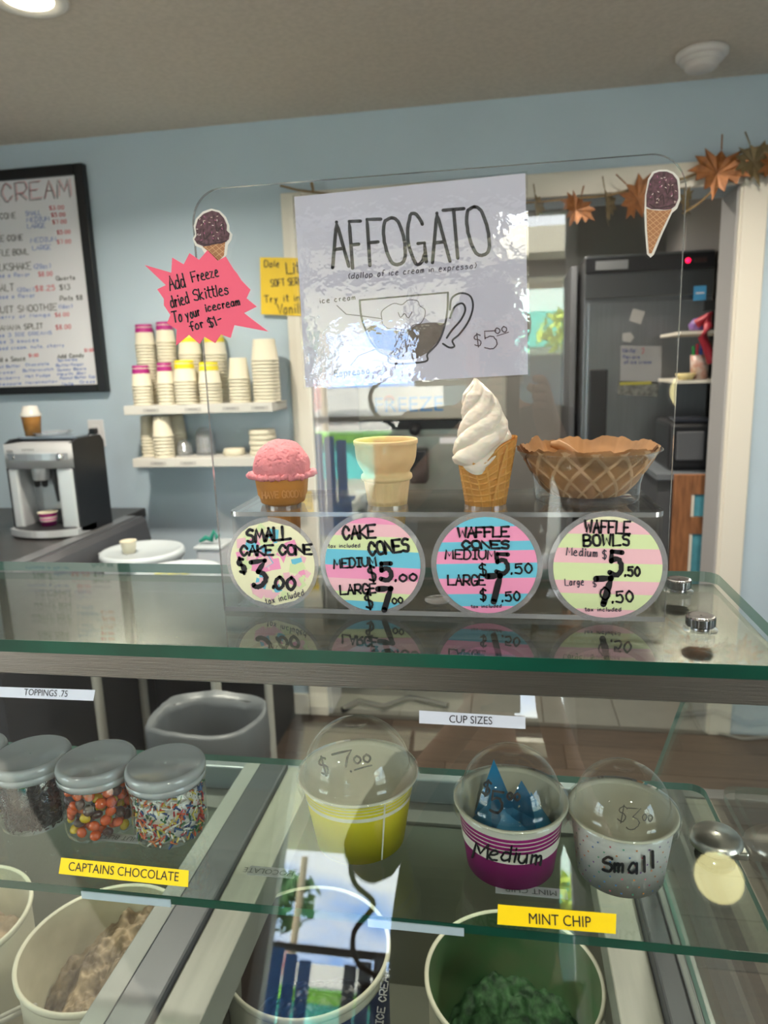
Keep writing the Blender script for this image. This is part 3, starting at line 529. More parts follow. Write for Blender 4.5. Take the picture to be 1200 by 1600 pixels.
t = thing('straw_jar', (jx, jy, CTZ), 'clear jar of pale straws left of the coffee machine', 'jar'); b.build('straw_bundle', mat('pale_straws', 'b9bdd8', .4), t, kind='stuff'); MB().lathe([(.001, .0005), (.042, .0005), (.048, .10), (.045, .10), (.039, .005), (.001, .005)], (jx, jy, CTZ), 28).build('glass_jar', GL, t)
pb = P(84, 685, y=fy+.16); t = tag(MB().lathe([(.06, 0), (.075, .012), (.073, .012), (.058, .002), (.001, .002)], (pb.x, fy+.16, mz1+.0108), 28).build('glass_saucer', LIDG, at=(pb.x, fy+.16, mz1+.0108)), 'clear plastic dish lying on top of the coffee machine', 'dish')
# buckets on a white table behind the case
TBZ = .70; t = thing('white_table', (-.95, 2.25, 0), 'small table with white round legs behind the case', 'table'); LEGM = mat('leg_white', 'b9b6ac', .5)
p1, p2 = P(428, 1200, z=0), P(168, 1150, z=0)
MB().box(-1.46, -.86, 1.94, 2.5, TBZ-.025, TBZ, bev=.003).build('tabletop', mat('table_grey', '8a8c8a', .5), t)
for x, y in ((p1.x, p1.y), (-1.42, 2.44), (-1.315, 1.98), (-.90, 1.98)): MB().tube([(x, y, 0), (x, y, TBZ-.025)], .016, 12).build('leg', LEGM, t)
BK = mat('bucket_white', 'b8bfc6', .35, sss=.1); BL = mat('bucket_lid', 'b9c2c6', .3)
for bx_, by_, zt, r, lab in ((-1.30, 2.33, .925, .145, 'white lidded bucket with a paper cup standing on it'), (-1.05, 2.10, .915, .138, 'white lidded bucket with a yellow peel on its lid, nearer the case')):
    p = Vector((bx_, by_, zt)); yy = by_; c = (p.x, p.y, TBZ); h = zt-TBZ
    t = thing('food_bucket', c, lab, 'bucket'); MB().lathe([(.001, 0), (r*.86, 0), (r*.97, h-.02), (r*.9, h-.02)], c, 48).build('bucket_body', BK, t)
    MB().lathe([(r*.98, h-.03), (r+.004, h-.03), (r+.006, h-.012), (r, h), (r*.93, h), (r*.90, h-.008), (.001, h-.006)], c, 48).build('bucket_lid', BL, t)
    MB().box(p.x-r-.022, p.x-r+.004, p.y-.02, p.y+.02, h-.03+TBZ, h-.012+TBZ, bev=.004).build('lid_tab', BL, t)
    if 'paper cup' in lab: B1 = (p.x, p.y, zt)
    else: B2 = (p.x, p.y, zt, r)
c = (B1[0]-.035, B1[1]-.03, B1[2]-.0055); ice_cup('small_paper_cup', c, .022, .028, .045, CREAM, CREAM, .002, 24); tag(bpy.data.objects['small_paper_cup'], 'tiny plain paper cup standing on the rear bucket lid', 'cup')
b = MB(); R = random.Random(3); zz = B2[2]-.0055
for k in range(5):
    x, y = B2[0]+.0+.022*(k-2), B2[1]-.03+R.uniform(-.01, .01); b.tube([(x-.022, y-.004, zz+.0035), (x-.004, y, zz+.006+.003*(k % 2)), (x+.022, y+.012, zz+.008+.006*(k % 3))], .004, 6, radii=[.003, .006, .002])
tag(b.build('banana_peel', mat('peel_yellow', 'd8d070', .5), at=(B2[0], B2[1], zz)), 'pale yellow peel lying on the nearer bucket lid', 'peel')
pg = P(330, 846, z=.92); pts = [(pg.x-.045, pg.y, .005), (pg.x-.02, pg.y, .02), (pg.x, pg.y, .012), (pg.x+.014, pg.y, .045), (pg.x+.02, pg.y+.01, .015), (pg.x+.035, pg.y, .03)]
t = thing('covered_tray', (pg.x, pg.y, TBZ), 'pale lidded tub holding the green glove, right of the buckets', 'tub'); MB().box(pg.x-.05, pg.x+.05, pg.y-.04, pg.y+.09, TBZ, .895, bev=.012).build('tub_body', BK, t); MB().box(pg.x-.055, pg.x+.055, pg.y-.045, pg.y+.095, .895, .91, bev=.005).build('tub_lid', BL, t)
tag(MB().tube([(x, y, z+.912+.003) for x, y, z in pts], .009, 8, radii=[.006, .01, .012, .009, .01, .004]).build('green_glove', mat('green_cloth', '0f7a68', .7), at=(pg.x, pg.y, .91)), 'crumpled dark green glove lying beside the buckets', 'glove')
# waste bin with liner bag
bc = (-.67, 1.78, 0); t = thing('waste_bin', bc, 'dark waste bin lined with a pale translucent bag, seen through the case', 'bin')
zt = .60; q = [P(232, 1108, z=zt), P(262, 1150, z=zt), P(318, 1170, z=zt), P(392, 1130, z=zt), P(410, 1095, z=zt), P(330, 1068, z=zt)]; cxm = sum(v.x for v in q)/6; cym = sum(v.y for v in q)/6
def ring(s, z, wob=0, n=48, seed=0):
    out = []
    for i in range(n):
        a = 2*math.pi*i/n; ca, sa = math.cos(a), math.sin(a); k = (abs(ca)**3+abs(sa)**3)**(-1/3)
        wq = 1+wob*fbm(Vector((ca*2, sa*2, z*6+seed))); out.append((cxm+.155*s*k*ca*wq, cym+.125*s*k*sa*wq, z+wob*.25*fbm(Vector((ca*1.5+5, sa*1.5, seed)))))
    return out
def rings(b, rs, m=0, smooth=True):
    n = len(rs[0]); vs = [p for r in rs for p in r]; b.add(vs, [(j*n+i, j*n+(i+1) % n, (j+1)*n+(i+1) % n, (j+1)*n+i) for j in range(len(rs)-1) for i in range(n)], m, smooth); return b
rings(MB(), [ring(.8, 0), ring(1, zt-.01), ring(.97, zt-.01), ring(.78, .01)]).build('bin_body', mat('bin_black', '101012', .5), t)
rings(MB(), [ring(1.03, zt-.14, .10, seed=1), ring(1.07, zt-.08, .06, seed=1), ring(1.06, zt+.0, .03, seed=1), ring(1.0, zt+.012, .03, seed=1), ring(.93, zt-.03, .05, seed=2), ring(.88, zt-.2, .1, seed=2), ring(.8, .2, .1)]).build('liner_bag', mat('liner_film', '686c70', .35, trans=.15, bump=.4, nscale=14), t)
rings(MB(), [ring(1.035, zt-.175, .10, seed=1), ring(1.045, zt-.14, .10, seed=1)]).build('red_drawstring', mat('drawstring', 'b0685e', .5), t)
# low dark box filling the dark area behind the white table
tag(MB().box(-1.44, -.93, 2.56, 2.87, 0, .66, bev=.01).build('low_dark_box', mat('dark_box', '1c1c20', .6), at=(-1.2, 2.7, 0)), 'low dark box against the blue wall behind the white table', 'box')
# ================================================================ KITCHEN BEHIND THE DOORWAY
FS = mat('fridge_steel', '85888c', .3, .9, .06, 6, .1, stretch=(60, 60, 1)); fyy = 3.95; fx0, fx1 = P(915, 420, y=fyy).x, P(1117, 420, y=fyy).x; fz = P(1000, 395, y=fyy).z
t = thing('upright_fridge', ((fx0+fx1)/2, fyy+.3, 0), 'stainless upright fridge with black top panel and red light', 'fridge')
MB().box(fx0, fx1, fyy+.02, KY-.03, .12, fz, bev=.003).build('cabinet_body', FS, t); MB().box(fx0+.015, fx1-.005, fyy-.015, fyy+.02, .16, fz-.235, bev=.006).build('fridge_door', FS, t)
MB().box(fx0, fx1, fyy, fyy+.02, fz-.09, fz-.012, bev=.003).build('control_strip', BLACKP, t); MB().box(fx0, fx1, fyy, fyy+.02, fz-.215, fz-.095, bev=.003).build('vent_panel', mat('fridge_vent', '6a6c6e', .3, .9), t)
MB().box(fx0+.05, fx0+.21, fyy-.004, fyy, fz-.075, fz-.03, bev=.001).build('maker_badge', mat('badge_grey', '9c9ea0', .3, .6), t)
e = P(1075, 407, y=fyy); MB().lathe([(.012, 0), (.012, .004), (.001, .005)], (e.x, fyy, e.z), 16, xf=Matrix.Rotation(math.pi/2, 3, 'X')).build('red_indicator', mat('red_led', 'ff1040', .4, emit=3), t)
MB().box(e.x+.03, e.x+.09, fyy-.003, fyy, e.z-.012, e.z+.012).build('display_window', mat('dim_display', '3a2a2a', .3), t)
MB().box(fx0+.03, fx0+.12, fyy-.05, fyy-.015, .98, 1.5, bev=.006).build('door_handle', BLACKP, t)
for z in (.16, fz-.3): MB().box(fx1-.05, fx1+.004, fyy-.03, fyy+.01, z, z+.05, bev=.003).build('hinge', DARK, t)
for x in (fx0+.05, fx1-.08):
    for y in (fyy+.06, KY-.12): MB().cyl((x, y, 0), .02, 0, .12, 12).build('leg', DARK, t)
yq = fyy-.0165
def stuck(pts, m, nm, lab, cat, y=yq, th=.0012, extra=None):
    q = [P(a, c_, y=y) for a, c_ in pts]; n = len(q); c = sum(q, Vector())/n
    tt = thing(nm, c, lab, cat); b = MB(); vs = [tuple(v) for v in q]+[(v.x, v.y-th, v.z) for v in q]; b.add(vs, [list(range(n)), list(range(n, 2*n))[::-1]]+[(i, (i+1) % n, n+(i+1) % n, n+i) for i in range(n)]); b.build('sheet', m, tt); return tt
b5 = mat('blue_sticker', '4a9ad0', .5)
t = stuck([(1084, 447), (1104, 446), (1103, 469), (1083, 470)], b5, 'energy_sticker', 'small blue sticker high on the fridge door', 'sticker'); MB().box(*(lambda q: (q.x-.02, q.x+.02, yq-.0022, yq-.0013, q.z-.012, q.z-.006))(P(1094, 455, y=yq))).build('white_print', PAPER, t)
stuck([(989, 482), (1008, 487), (1001, 507), (983, 501)], mat('dull_paper', 'a9a8a6', .6), 'paper_note', 'small tilted square paper on the fridge door', 'note')
t = stuck([(970, 540), (1034, 541), (1033, 600), (969, 597)], mat('grey_note', '9a9a9c', .6), 'handwritten_note', 'grey note with blue and red handwriting on the fridge door', 'note'); sf = on_plane((0, yq-.0013, 0), (0, -1, 0), .0006); b = MB(); write(b, 'Write:', 973, 551, 996, 551, 7, 1.2, sf); write(b, 'flavors', 973, 560, 1000, 560, 5, 1, sf); write(b, 'of ice cream', 975, 568, 1018, 568, 5, 1, sf); b.build('blue_handwriting', mat('note_blue', '4a5890', .6), t); b = MB(); write(b, '?', 1, 1, 2, 2, 1, 1, sf) if 0 else stroke(b, [(1002, 546), (1006, 543), (1006, 549), (1003, 553)], 1.4, sf); b.build('red_mark', mat('note_red', 'b04a58', .6), t)
t = stuck([(966, 595), (1029, 597), (1028, 620), (965, 617)], mat('photo_print', '6b6d68', .4, 0, .5, 40), 'photo_magnet', 'dark photo magnet with a yellow strip below the note', 'magnet'); MB().box(*(lambda q: (q.x-.07, q.x+.09, yq-.0022, yq-.0013, q.z-.008, q.z+.008))(P(990, 599, y=yq))).build('yellow_strip', mat('dull_yellow', 'a8a040', .6), t)
stuck([(972, 521), (985, 519), (991, 527), (985, 535), (973, 533)], mat('dull_paper', 'a9a8a6', .6), 'fridge_magnet', 'small round white magnet above the grey note', 'magnet')
# box on top of the fridge
tag(MB().box(P(1068, 350, y=4.1).x, P(1120, 350, y=4.1).x+.25, 4.05, 4.5, fz+.001, CEIL-.04, bev=.004).build('white_carton', mat('pale_carton', 'a8a4a2', .7), at=(1, 4.2, fz)), 'pale carton on top of the upright fridge', 'box')
# duct / wall board at left of the fridge
tag(MB().box(P(890, 400, y=4.3).x, fx0-.02, 4.15, KY-.01, .0, 2.05, bev=.004).build('tall_locker', mat('locker_grey', '5c5e62', .5), at=(.5, 4.4, 0)), 'narrow tall grey locker left of the fridge', 'cabinet')
# right-hand rack with shelves, printer and old wooden window frame
rx0, rx1 = .86, 1.44
rz = [P(1080, 517, y=3.42).z, P(1080, 594, y=3.42).z]
t = thing('kitchen_rack', (1.15, 3.6, 0), 'white wall rack shelves at the right inside the kitchen', 'shelf')
xx = P(1062, 560, y=3.42).x; pz1_ = P(1080, 655, y=3.4).z
for z in rz: MB().box(xx, KXR-.001, 3.42, 3.85, z-.014, z).build('rack_shelf', WHITE, t)
MB().box(KXR-.03, KXR-.001, 3.42, 3.85, pz1_+.1, 2.1).build('rack_side', WHITE, t)
p = P(1092, 590, y=3.5); c = (p.x, 3.5, rz[1]); t = thing('pencil_cup', c, 'patterned mug full of coloured markers on the kitchen rack', 'mug'); MB().lathe([(.001, .001), (.036, .001), (.042, .11), (.039, .11), (.034, .006), (.001, .006)], c, 24).build('mug_body', mat('mug_print', 'c9bdb4', .4, 0, .1, 30, col2='a87868'), t)
for k, cc_ in enumerate(('2a9a4a', 'c02a48', '2a4ab0', '5a3a9a', 'd0a020')): tag(MB().tube([(c[0]-.02+.01*k, 3.5, rz[1]+.008), (c[0]-.035+.018*k, 3.49, rz[1]+.15+.01*(k % 3))], .006, 8).build('marker_pen', mat('pen_'+cc_, cc_, .4), at=(c[0]-.03+.015*k, 3.5, rz[1]+.008)), '%s marker standing in the patterned mug' % ('green', 'red', 'blue', 'purple', 'yellow')[k], 'pen')
p = P(1078, 590, y=3.46); c = (p.x-.02, 3.46, rz[1]); t = tag(MB().lathe([(.001, .001), (.03, .001), (.045, .03), (.043, .03), (.028, .005), (.001, .005)], c, 20).build('snack_dish', mat('pale_yellow_dish', 'd8c890', .5), at=c), 'small pale yellow dish beside the marker mug', 'dish')
p = P(1090, 515, y=3.5); t = thing('plush_ribbon', (p.x, 3.46, rz[0]), 'purple and red ribbon spilling over the upper rack shelf', 'ribbon'); MB().tube([(p.x-.02, 3.45, rz[0]+.03), (p.x+.03, 3.43, rz[0]+.06), (p.x+.02, 3.41, rz[0]+.02), (p.x+.0, 3.405, rz[0]-.03), (p.x+.03, 3.405, rz[0]-.10), (p.x+.045, 3.41, rz[0]-.14)], .02, 10).build('red_tail', mat('red_ribbon', 'a82a3a', .5), t); MB().lathe([(.001, 0), (.035, .005), (.04, .03), (.02, .055), (.001, .06)], (p.x, 3.5, rz[0]), 20).build('purple_bow', mat('purple_ribbon', '7a5a98', .5), t)
px0, px1 = P(1052, 650, y=3.4).x, 1.3; pz0, pz1 = P(1080, 738, y=3.4).z, P(1080, 655, y=3.4).z
t = thing('low_cabinet', (1.1, 3.5, 0), 'grey work cabinet under the black printer', 'cabinet'); MB().box(px0-.05, KXR-.001, 3.42, 3.9, 0, pz0-.03).build('cabinet_body', mat('cabinet_dim', '4a4c50', .5), t); MB().box(px0-.07, KXR-.001, 3.36, 3.9, pz0-.03, pz0, bev=.003).build('cabinet_top', mat('cab_top', '6a7076', .4), t)
t = thing('label_printer', (px0+.15, 3.5, pz0), 'black and grey printer on the kitchen cabinet at right', 'printer'); MB().box(px0, px0+.34, 3.45, 3.8, pz0, pz1-.02, bev=.02).build('printer_body', BLACKP, t); MB().box(px0+.03, px0+.15, 3.435, 3.46, pz0+.05, pz1-.06, bev=.005).build('paper_tray', mat('printer_grey', '5a5c60', .4), t); MB().box(px0+.02, px0+.2, 3.46, 3.6, pz1-.02, pz1, bev=.006).build('top_cover', mat('printer_gloss', '30323a', .15), t)
WD = mat('rustic_wood', '8a5a38', .7, 0, .25, 10, .3, stretch=(8, 8, 1)); TP = mat('worn_teal', '4f94a4', .6, 0, .15, 15)
yw = 3.30; ax0, ax1 = P(1052, 800, y=yw).x, P(1107, 800, y=yw).x+.12; az0, az1 = .35, P(1080, 742, y=yw).z
t = thing('rustic_door_panel', ((ax0+ax1)/2, yw, 0), 'rustic brown wooden frame with worn teal panels by the jamb', 'door panel')
for q in ((ax0, ax0+.075), (ax1-.05, ax1)): MB().box(q[0], q[1], yw, yw+.03, 0, az1, bev=.002).build('stile', WD, t)
zm = P(1080, 828, y=yw).z
for z0_, z1_ in ((az1-.09, az1), (zm-.02, zm+.06), (0, .35)): MB().box(ax0+.075, ax1-.05, yw, yw+.028, z0_, z1_, bev=.002).build('rail', WD, t)
for z0_, z1_ in ((zm+.06, az1-.09), (.35, zm-.02)):
    MB().box(ax0+.075, ax1-.05, yw+.012, yw+.022, z0_, z1_).build('teal_panel', TP, t); MB().box(ax0+.075, ax0+.088, yw+.004, yw+.012, z0_, z1_).build('white_bead', WHITE, t)
# soft serve machine
my = 3.55; ax0, ax1 = P(560, 650, y=my).x, P(792, 650, y=my).x; zt = P(700, 598, y=my).z; z1 = P(700, 655, y=my).z
SS = mat('machine_steel', 'a3a29c', .28, .8, .05, 5); t = thing('soft_serve_machine', ((ax0+ax1)/2, my+.3, 0), 'stainless soft serve machine with black handle and blue lettering', 'soft serve machine')
MB().box(ax0, ax1, my, my+.55, z1, zt+.35, bev=.01).build('header_panel', mat('header_plate', 'b5b0a4', .4, .3), t); MB().box(ax0+.01, ax1-.01, my+.05, my+.55, .12, z1, bev=.004).build('machine_body', SS, t); MB().box(ax0, ax1, my+.01, my+.05, z1-.05, z1-.005).build('shadow_gap', BLACKP, t)
MB().box(ax0+.05, ax1-.05, my+.02, my+.055, z1-.42, z1-.08, bev=.006).build('dispensing_plate', SS, t)
h = P(648, 672, y=my-.06); MB().tube([(h.x, my+.03, h.z), (h.x, my-.04, h.z)], .012, 10).build('draw_spindle', DARK, t); MB().lathe([(.001, -.03), (.022, -.02), (.03, 0), (.022, .02), (.001, .03)], (h.x, my-.06, h.z), 20).build('handle_knob', BLACKP, t)
q0, q1 = P(640, 703, y=my-.08), P(667, 755, y=my-.08); MB().box(q0.x, q1.x, my-.10, my+.02, q1.z, q0.z, bev=.008).build('drip_nozzle', BLACKP, t)
q0 = P(705, 690, y=my); MB().box(q0.x-.06, q0.x+.08, my+.008, my+.02, q0.z-.012, q0.z+.02, bev=.003).build('name_plate', PAPER, t)
MB().box(ax0+.05, ax1-.05, my-.12, my+.02, z1-.50, z1-.46, bev=.005).build('drip_tray', SS, t)
for x in (ax0+.06, ax1-.06):
    for y in (my+.1, my+.5): MB().cyl((x, y, 0), .025, 0, .12, 12).build('caster', BLACKP, t)
BLT = mat('blue_lettering', '3a86c4', .5); q = P(638, 633, y=my); printed('FREEZE', .105, BLT, t, (q.x, my-.001, q.z), (1, 0, 0), (0, 0, 1), sx=1.05); q = P(608, 622, y=my); MB().add([(q.x+.028*math.cos(k*math.pi/10), my-.001, q.z-.012+.028*math.sin(k*math.pi/10)) for k in range(11)], [list(range(11))]).build('sun_emblem', mat('emblem_red', 'c86a4a', .5), t)
# a dark cable under the doorway
tag(MB().tube([P(535, 1108, z=.02), P(560, 1095, z=.02), P(600, 1104, z=.02), P(640, 1090, z=.02), P(700, 1102, z=.02)], .014, 8).build('floor_hose', BLACKP, at=P(600, 1104, z=.02)), 'black hose lying on the kitchen tiles near the doorway', 'hose')
tag(MB().tube([P(1075, 1090, z=.008), P(1090, 1120, z=.008), P(1120, 1145, z=.008), P(1160, 1155, z=.008), P(1220, 1150, z=.008)], .007, 8).build('floor_cable', mat('grey_cable', '7c7a74', .5), at=P(1120, 1145, z=.008)), 'grey cable curving over the wood floor at right', 'cable')
# ================================================================ LEAF GARLAND OVER THE DOORWAY
LOBES = [(0, 0), (.10, .16), (.34, .02), (.30, .20), (.52, .22), (.40, .36), (.62, .52), (.42, .52), (.40, .66), (.22, .54), (.20, .80), (.08, .72), (0, 1.0)]
LOB = LOBES+[(-x, y) for x, y in LOBES[-2:0:-1]]
gt = thing('leaf_garland', (.45, D-.04, 2.2), 'autumn garland of copper maple leaves on a cord over the doorway', 'garland')
CP = mat('copper_leaf', '8f5a30', .4, .35, .25, 40, .3); GD = mat('dull_gold_leaf', '7c6c4c', .5, .3, .2, 40, .3); TW = mat('garland_cord', '8c7450', .8)
yg = D-.05
def gleaf(px, py, size, rot, m, yaw=0, pitch=.15):
    c = P(px, py, y=yg); s = size/1105*yg*1.03; b = MB(); R3 = Matrix.Rotation(yaw, 3, 'Z')@Matrix.Rotation(rot, 3, 'Y')@Matrix.Rotation(pitch, 3, 'X')
    vs = [R3@Vector((x*s, -.10*s*abs(x)*2-.05*s*math.sin(y*6), (y-.45)*s)) for x, y in LOB]; cen = R3@Vector((0, .02*s, 0)); n = len(vs)
    fr = [c+v for v in vs]+[c+cen]; bkk = [p+Vector((0, .0025, 0)) for p in fr]
    b.add(fr+bkk, [(i, (i+1) % n, n) for i in range(n)]+[(n+1+(i+1) % n, n+1+i, 2*n+1) for i in range(n)]+[(i, n+1+i, n+1+(i+1) % n, (i+1) % n) for i in range(n)], 0)
    b.tube([c+R3@Vector((0, 0, -.45*s)), c+R3@Vector((.04*s, 0, -.75*s))], .0025, 6); b.build('maple_leaf', m, gt)
for a in ((1121, 270, 66, 3.3, CP, 0), (1179, 255, 56, 2.9, GD, .3), (998, 312, 62, 2.4, CP, .5), (948, 322, 52, 3.1, GD, 1.2), (900, 328, 48, 3.6, CP, .4), (1070, 318, 40, 2.2, GD, 1.0), (838, 322, 40, 3.2, GD, 1.2), (1215, 262, 50, 3.0, CP, .2)): gleaf(*a)
MB().tube([P(x, y, y=yg+.01) for x, y in ((438, 290), (465, 297), (490, 300), (600, 318), (720, 322), (838, 316), (900, 310), (950, 306), (1000, 292), (1068, 279), (1110, 262), (1160, 236), (1225, 222))], .0045, 6).build('cord', TW, gt)
MB().tube([P(490, 302, y=yg), P(487, 285, y=yg)], .005, 6, radii=[.005, .007]).build('cord_knot', TW, gt)
MB().tube([P(1120, 292, y=yg), P(1092, 318, y=yg), P(1066, 334, y=yg)], .004, 6).build('twig', TW, gt)
# ================================================================ ICE CREAM DISPLAY CASE
CX0, CX1, DKY0, DKY1, TZ = -1.32, .258, .43, 1.21, 1.291
def plate(mb, outer, holes, z0, z1, m=0, side=0):
    """flat plate with cut-outs"""
    bm = bmesh.new(); loops = []
    for lp in [outer]+holes:
        vs = [bm.verts.new((x, y, 0)) for x, y in lp]; loops.append(vs)
        for i in range(len(vs)): bm.edges.new((vs[i], vs[(i+1) % len(vs)]))
    bmesh.ops.triangle_fill(bm, use_beauty=True, edges=bm.edges[:]); bm.verts.index_update(); co = [v.co.copy() for v in bm.verts]; fs = [[v.index for v in f.verts] for f in bm.faces]; idx = [[v.index for v in l] for l in loops]; bm.free()
    n = len(co); vs = [(c.x, c.y, z0) for c in co]+[(c.x, c.y, z1) for c in co]
    mb.add(vs, fs+[[n+i for i in f][::-1] for f in fs], m)
    mb.add(vs, [(l[i], l[(i+1) % len(l)], n+l[(i+1) % len(l)], n+l[i]) for l in idx for i in range(len(l))], side); return mb
def circ(x, y, r, n=28): return [(x+r*math.cos(2*math.pi*i/n), y+r*math.sin(2*math.pi*i/n)) for i in range(n)]
dc_ = thing('ice_cream_display_case', (-.5, .82, 0), 'glass fronted ice cream dipping case with steel top band', 'display case')
BANDM = mat('brushed_band', '85827c', .35, 1, .08, 16, .25, stretch=(1, 40, 80))
# body
WB = mat('case_white', 'c4c4bc', .5); LIN = mat('tank_liner', '83877b', .5, 0, .05, 4)
MB().box(CX0, CX1, DKY0-.03, DKY0, 0, .74).box(CX0, CX1, DKY1, DKY1+.01, .02, .74).box(CX0, CX0+.02, DKY0, DKY1, .02, .74).box(CX1-.02, CX1, DKY0, DKY1, .02, .74).box(CX0, CX1, DKY0, DKY1, .0, .02).build('case_body', WB, dc_)
bays = [(-1.26, -.49), (-.395, .185)]
b = plate(MB(), [(CX0, DKY0-.03), (CX1, DKY0-.03), (CX1, DKY1+.01), (CX0, DKY1+.01)], [rrect(a, c, .47, 1.12, .05) for a, c in bays], .742, .75); b.build('deck_plate', mat('deck_steel', '7c7e7a', .35, .6, .06, 8), dc_)
for a, c in bays:
    l = rrect(a, c, .47, 1.12, .05); n = len(l); vs = [(x, y, .744) for x, y in l]+[(x, y, .40) for x, y in l]
    MB().add(vs, [(i, n+i, n+(i+1) % n, (i+1) % n) for i in range(n)]+[list(range(n, 2*n))]).build('tank_liner', LIN, dc_)
DG = mat('dark_divider', '43464a', .4, .3); PG = mat('pale_divider', '868984', .45, 0, .08, 6, stretch=(1, .3, 1)); BG = mat('beige_divider', '89897d', .4, 0, .10, 9, stretch=(6, .4, 1))
MB().box(-.453, -.400, .45, 1.17, .7505, .822, bev=.004).build('divider_rail', DG, dc_)
MB().box(-.484, -.4535, .45, 1.17, .7505, .816, bev=.002).build('divider_trim', PG, dc_); MB().box(-.3995, -.345, .45, 1.17, .7505, .812, bev=.002).build('divider_trim', BG, dc_)
MB().box(.186, .214, .45, 1.17, .7505, .822, bev=.003).build('divider_rail', DG, dc_); MB().box(.135, .1855, .45, 1.17, .7505, .80, bev=.002).build('divider_trim', BG, dc_); MB().box(.2145, .222, .45, 1.17, .7505, .826, bev=.002).build('divider_trim', PG, dc_)
MB().box(CX0, CX1, 1.175, 1.205, .7505, .80, bev=.004).build('rear_track', mat('track_grey', '80868a', .35, .5), dc_)
# wire rack that holds the tubs
RK = mat('white_wire', 'b8b8b0', .4)
def wire(pts): MB().tube(pts, .0035, 8).build('rack_wire', RK, dc_)
for x in (-.125, -.108, -.695, -.682, .155): wire([(x, .78, .64), (x, .70, .69), (x-.004, .6, .70), (x-.004, .49, .68), (x-.004, .49, .42)])
wire([(-.39, .60, .66), (-.12, .62, .68), (.18, .60, .66)])
# glass
SLAB = 0.013
def gslab(nm, x0, x1, y0, y1, z0, z1, m=GL, e=EDGE, rad=.01, holes=[]):
    return plate(MB(), rrect(x0, x1, y0, y1, rad, 5), holes, z0, z1, 0, 1).build(nm, [m, e], dc_)
gslab('top_glass', CX0, CX1, .606, .888, TZ-SLAB, TZ, GL, EDGE2, .018)
MB().box(CX0, CX1-.016, .6054, .606, TZ-SLAB, TZ).build('glass_front_edge', EDGE, dc_)
MB().box(CX0, CX1-.004, .615, .882, 1.2735, 1.2765).build('steel_top_sheet', mat('top_steel', '6c6d66', .26, 1, .03, 8, .18, stretch=(1, 120, 1)), dc_)
MB().prism([(.609, 1.2770), (.609, 1.2535), (.6115, 1.2515), (.625, 1.2515), (.625, 1.254), (.614, 1.254), (.614, 1.2735), (.625, 1.2735), (.625, 1.2770)], CX0, CX1-.003, axis='x').build('steel_band', BANDM, dc_)
MB().box(CX0, CX1-.01, .85, .875, 1.245, 1.273).build('rear_channel', BANDM, dc_)
TILT = math.radians(22.0); ft = Vector((0, .612, 1.2515)); fd = Vector((0, -math.sin(TILT), -math.cos(TILT))); fn = Vector((0, -math.cos(TILT), math.sin(TILT))); FL = .48
p0 = [(x, ft+fd*l) for l in (0, FL) for x in (CX0, CX1-.004)]
b = MB(); vs = [(x, v.y, v.z) for x, v in p0]+[(x, (v-fn*.006).y, (v-fn*.006).z) for x, v in p0]; b.add(vs, [(0, 1, 3, 2), (4, 6, 7, 5)], 0); b.add(vs, [(0, 4, 5, 1), (2, 3, 7, 6), (0, 2, 6, 4), (1, 5, 7, 3)], 1); b.build('front_glass', [glass('front_glass', (.93, .965, .95), .04), EDGE2], dc_)
FRONT = on_plane(tuple(ft), tuple(fn), .0006)
ex = CX1-.012; pr = [((ft+fd*FL).y+.004, (ft+fd*FL).z+.006), (.618, 1.249), (.848, 1.249), (.86, 1.19), (1.16, .80), (1.16, .752), (.46, .752)]
pr = [((ft+fd*FL).y+.006, .81), (.619, 1.249), (.846, 1.249), (1.165, .80), (1.165, .752), (.46, .752)]
b = MB(); b.prism(pr, ex, ex+.006, 0, 'x', 1); b.build('end_glass', [GL, EDGE2], dc_)
# cup shelf
SZ = 1.05; SFY = .558
gslab('shelf_glass', CX0+.02, .236, SFY, .810, SZ-.009, SZ, GLS, EDGE2, .016)
MB().box(CX0+.03, .224, SFY-.0006, SFY, SZ-.009, SZ).build('shelf_front_edge', EDGE, dc_)
STRIP = mat('label_backing', 'c9d2e0', .5)
for q in ((128, 267, 1388, 1402), (575, 725, 1433, 1445)):
    a_, c_ = P(q[0], q[2]+3, y=SFY), P(q[1], q[3]+3, y=SFY); MB().box(a_.x, c_.x, SFY-.0018, SFY-.0006, SZ-.0115, SZ-.0035).build('edge_label_back', STRIP, dc_)
# chrome clamp holding the shelf to the end glass
cc = P(1143, 1312, z=SZ+.010); cc = Vector((min(cc.x, .219), cc.y, SZ+.006))
MB().lathe([(.001, -.0055), (.021, -.005), (.026, -.001), (.026, .004), (.022, .009), (.001, .012)], (cc.x, cc.y, SZ+.0065), 40).box(cc.x, ex-.0005, cc.y-.020, cc.y+.010, SZ+.0005, SZ+.009, bev=.002).build('chrome_clamp', mat('worn_chrome', 'd8d4cc', .28, 1, 0, 40, .5), dc_)
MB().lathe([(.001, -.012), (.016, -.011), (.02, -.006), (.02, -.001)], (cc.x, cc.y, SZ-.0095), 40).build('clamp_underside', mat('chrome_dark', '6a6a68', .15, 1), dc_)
kc = Vector((cc.x-.42, cc.y, 0))
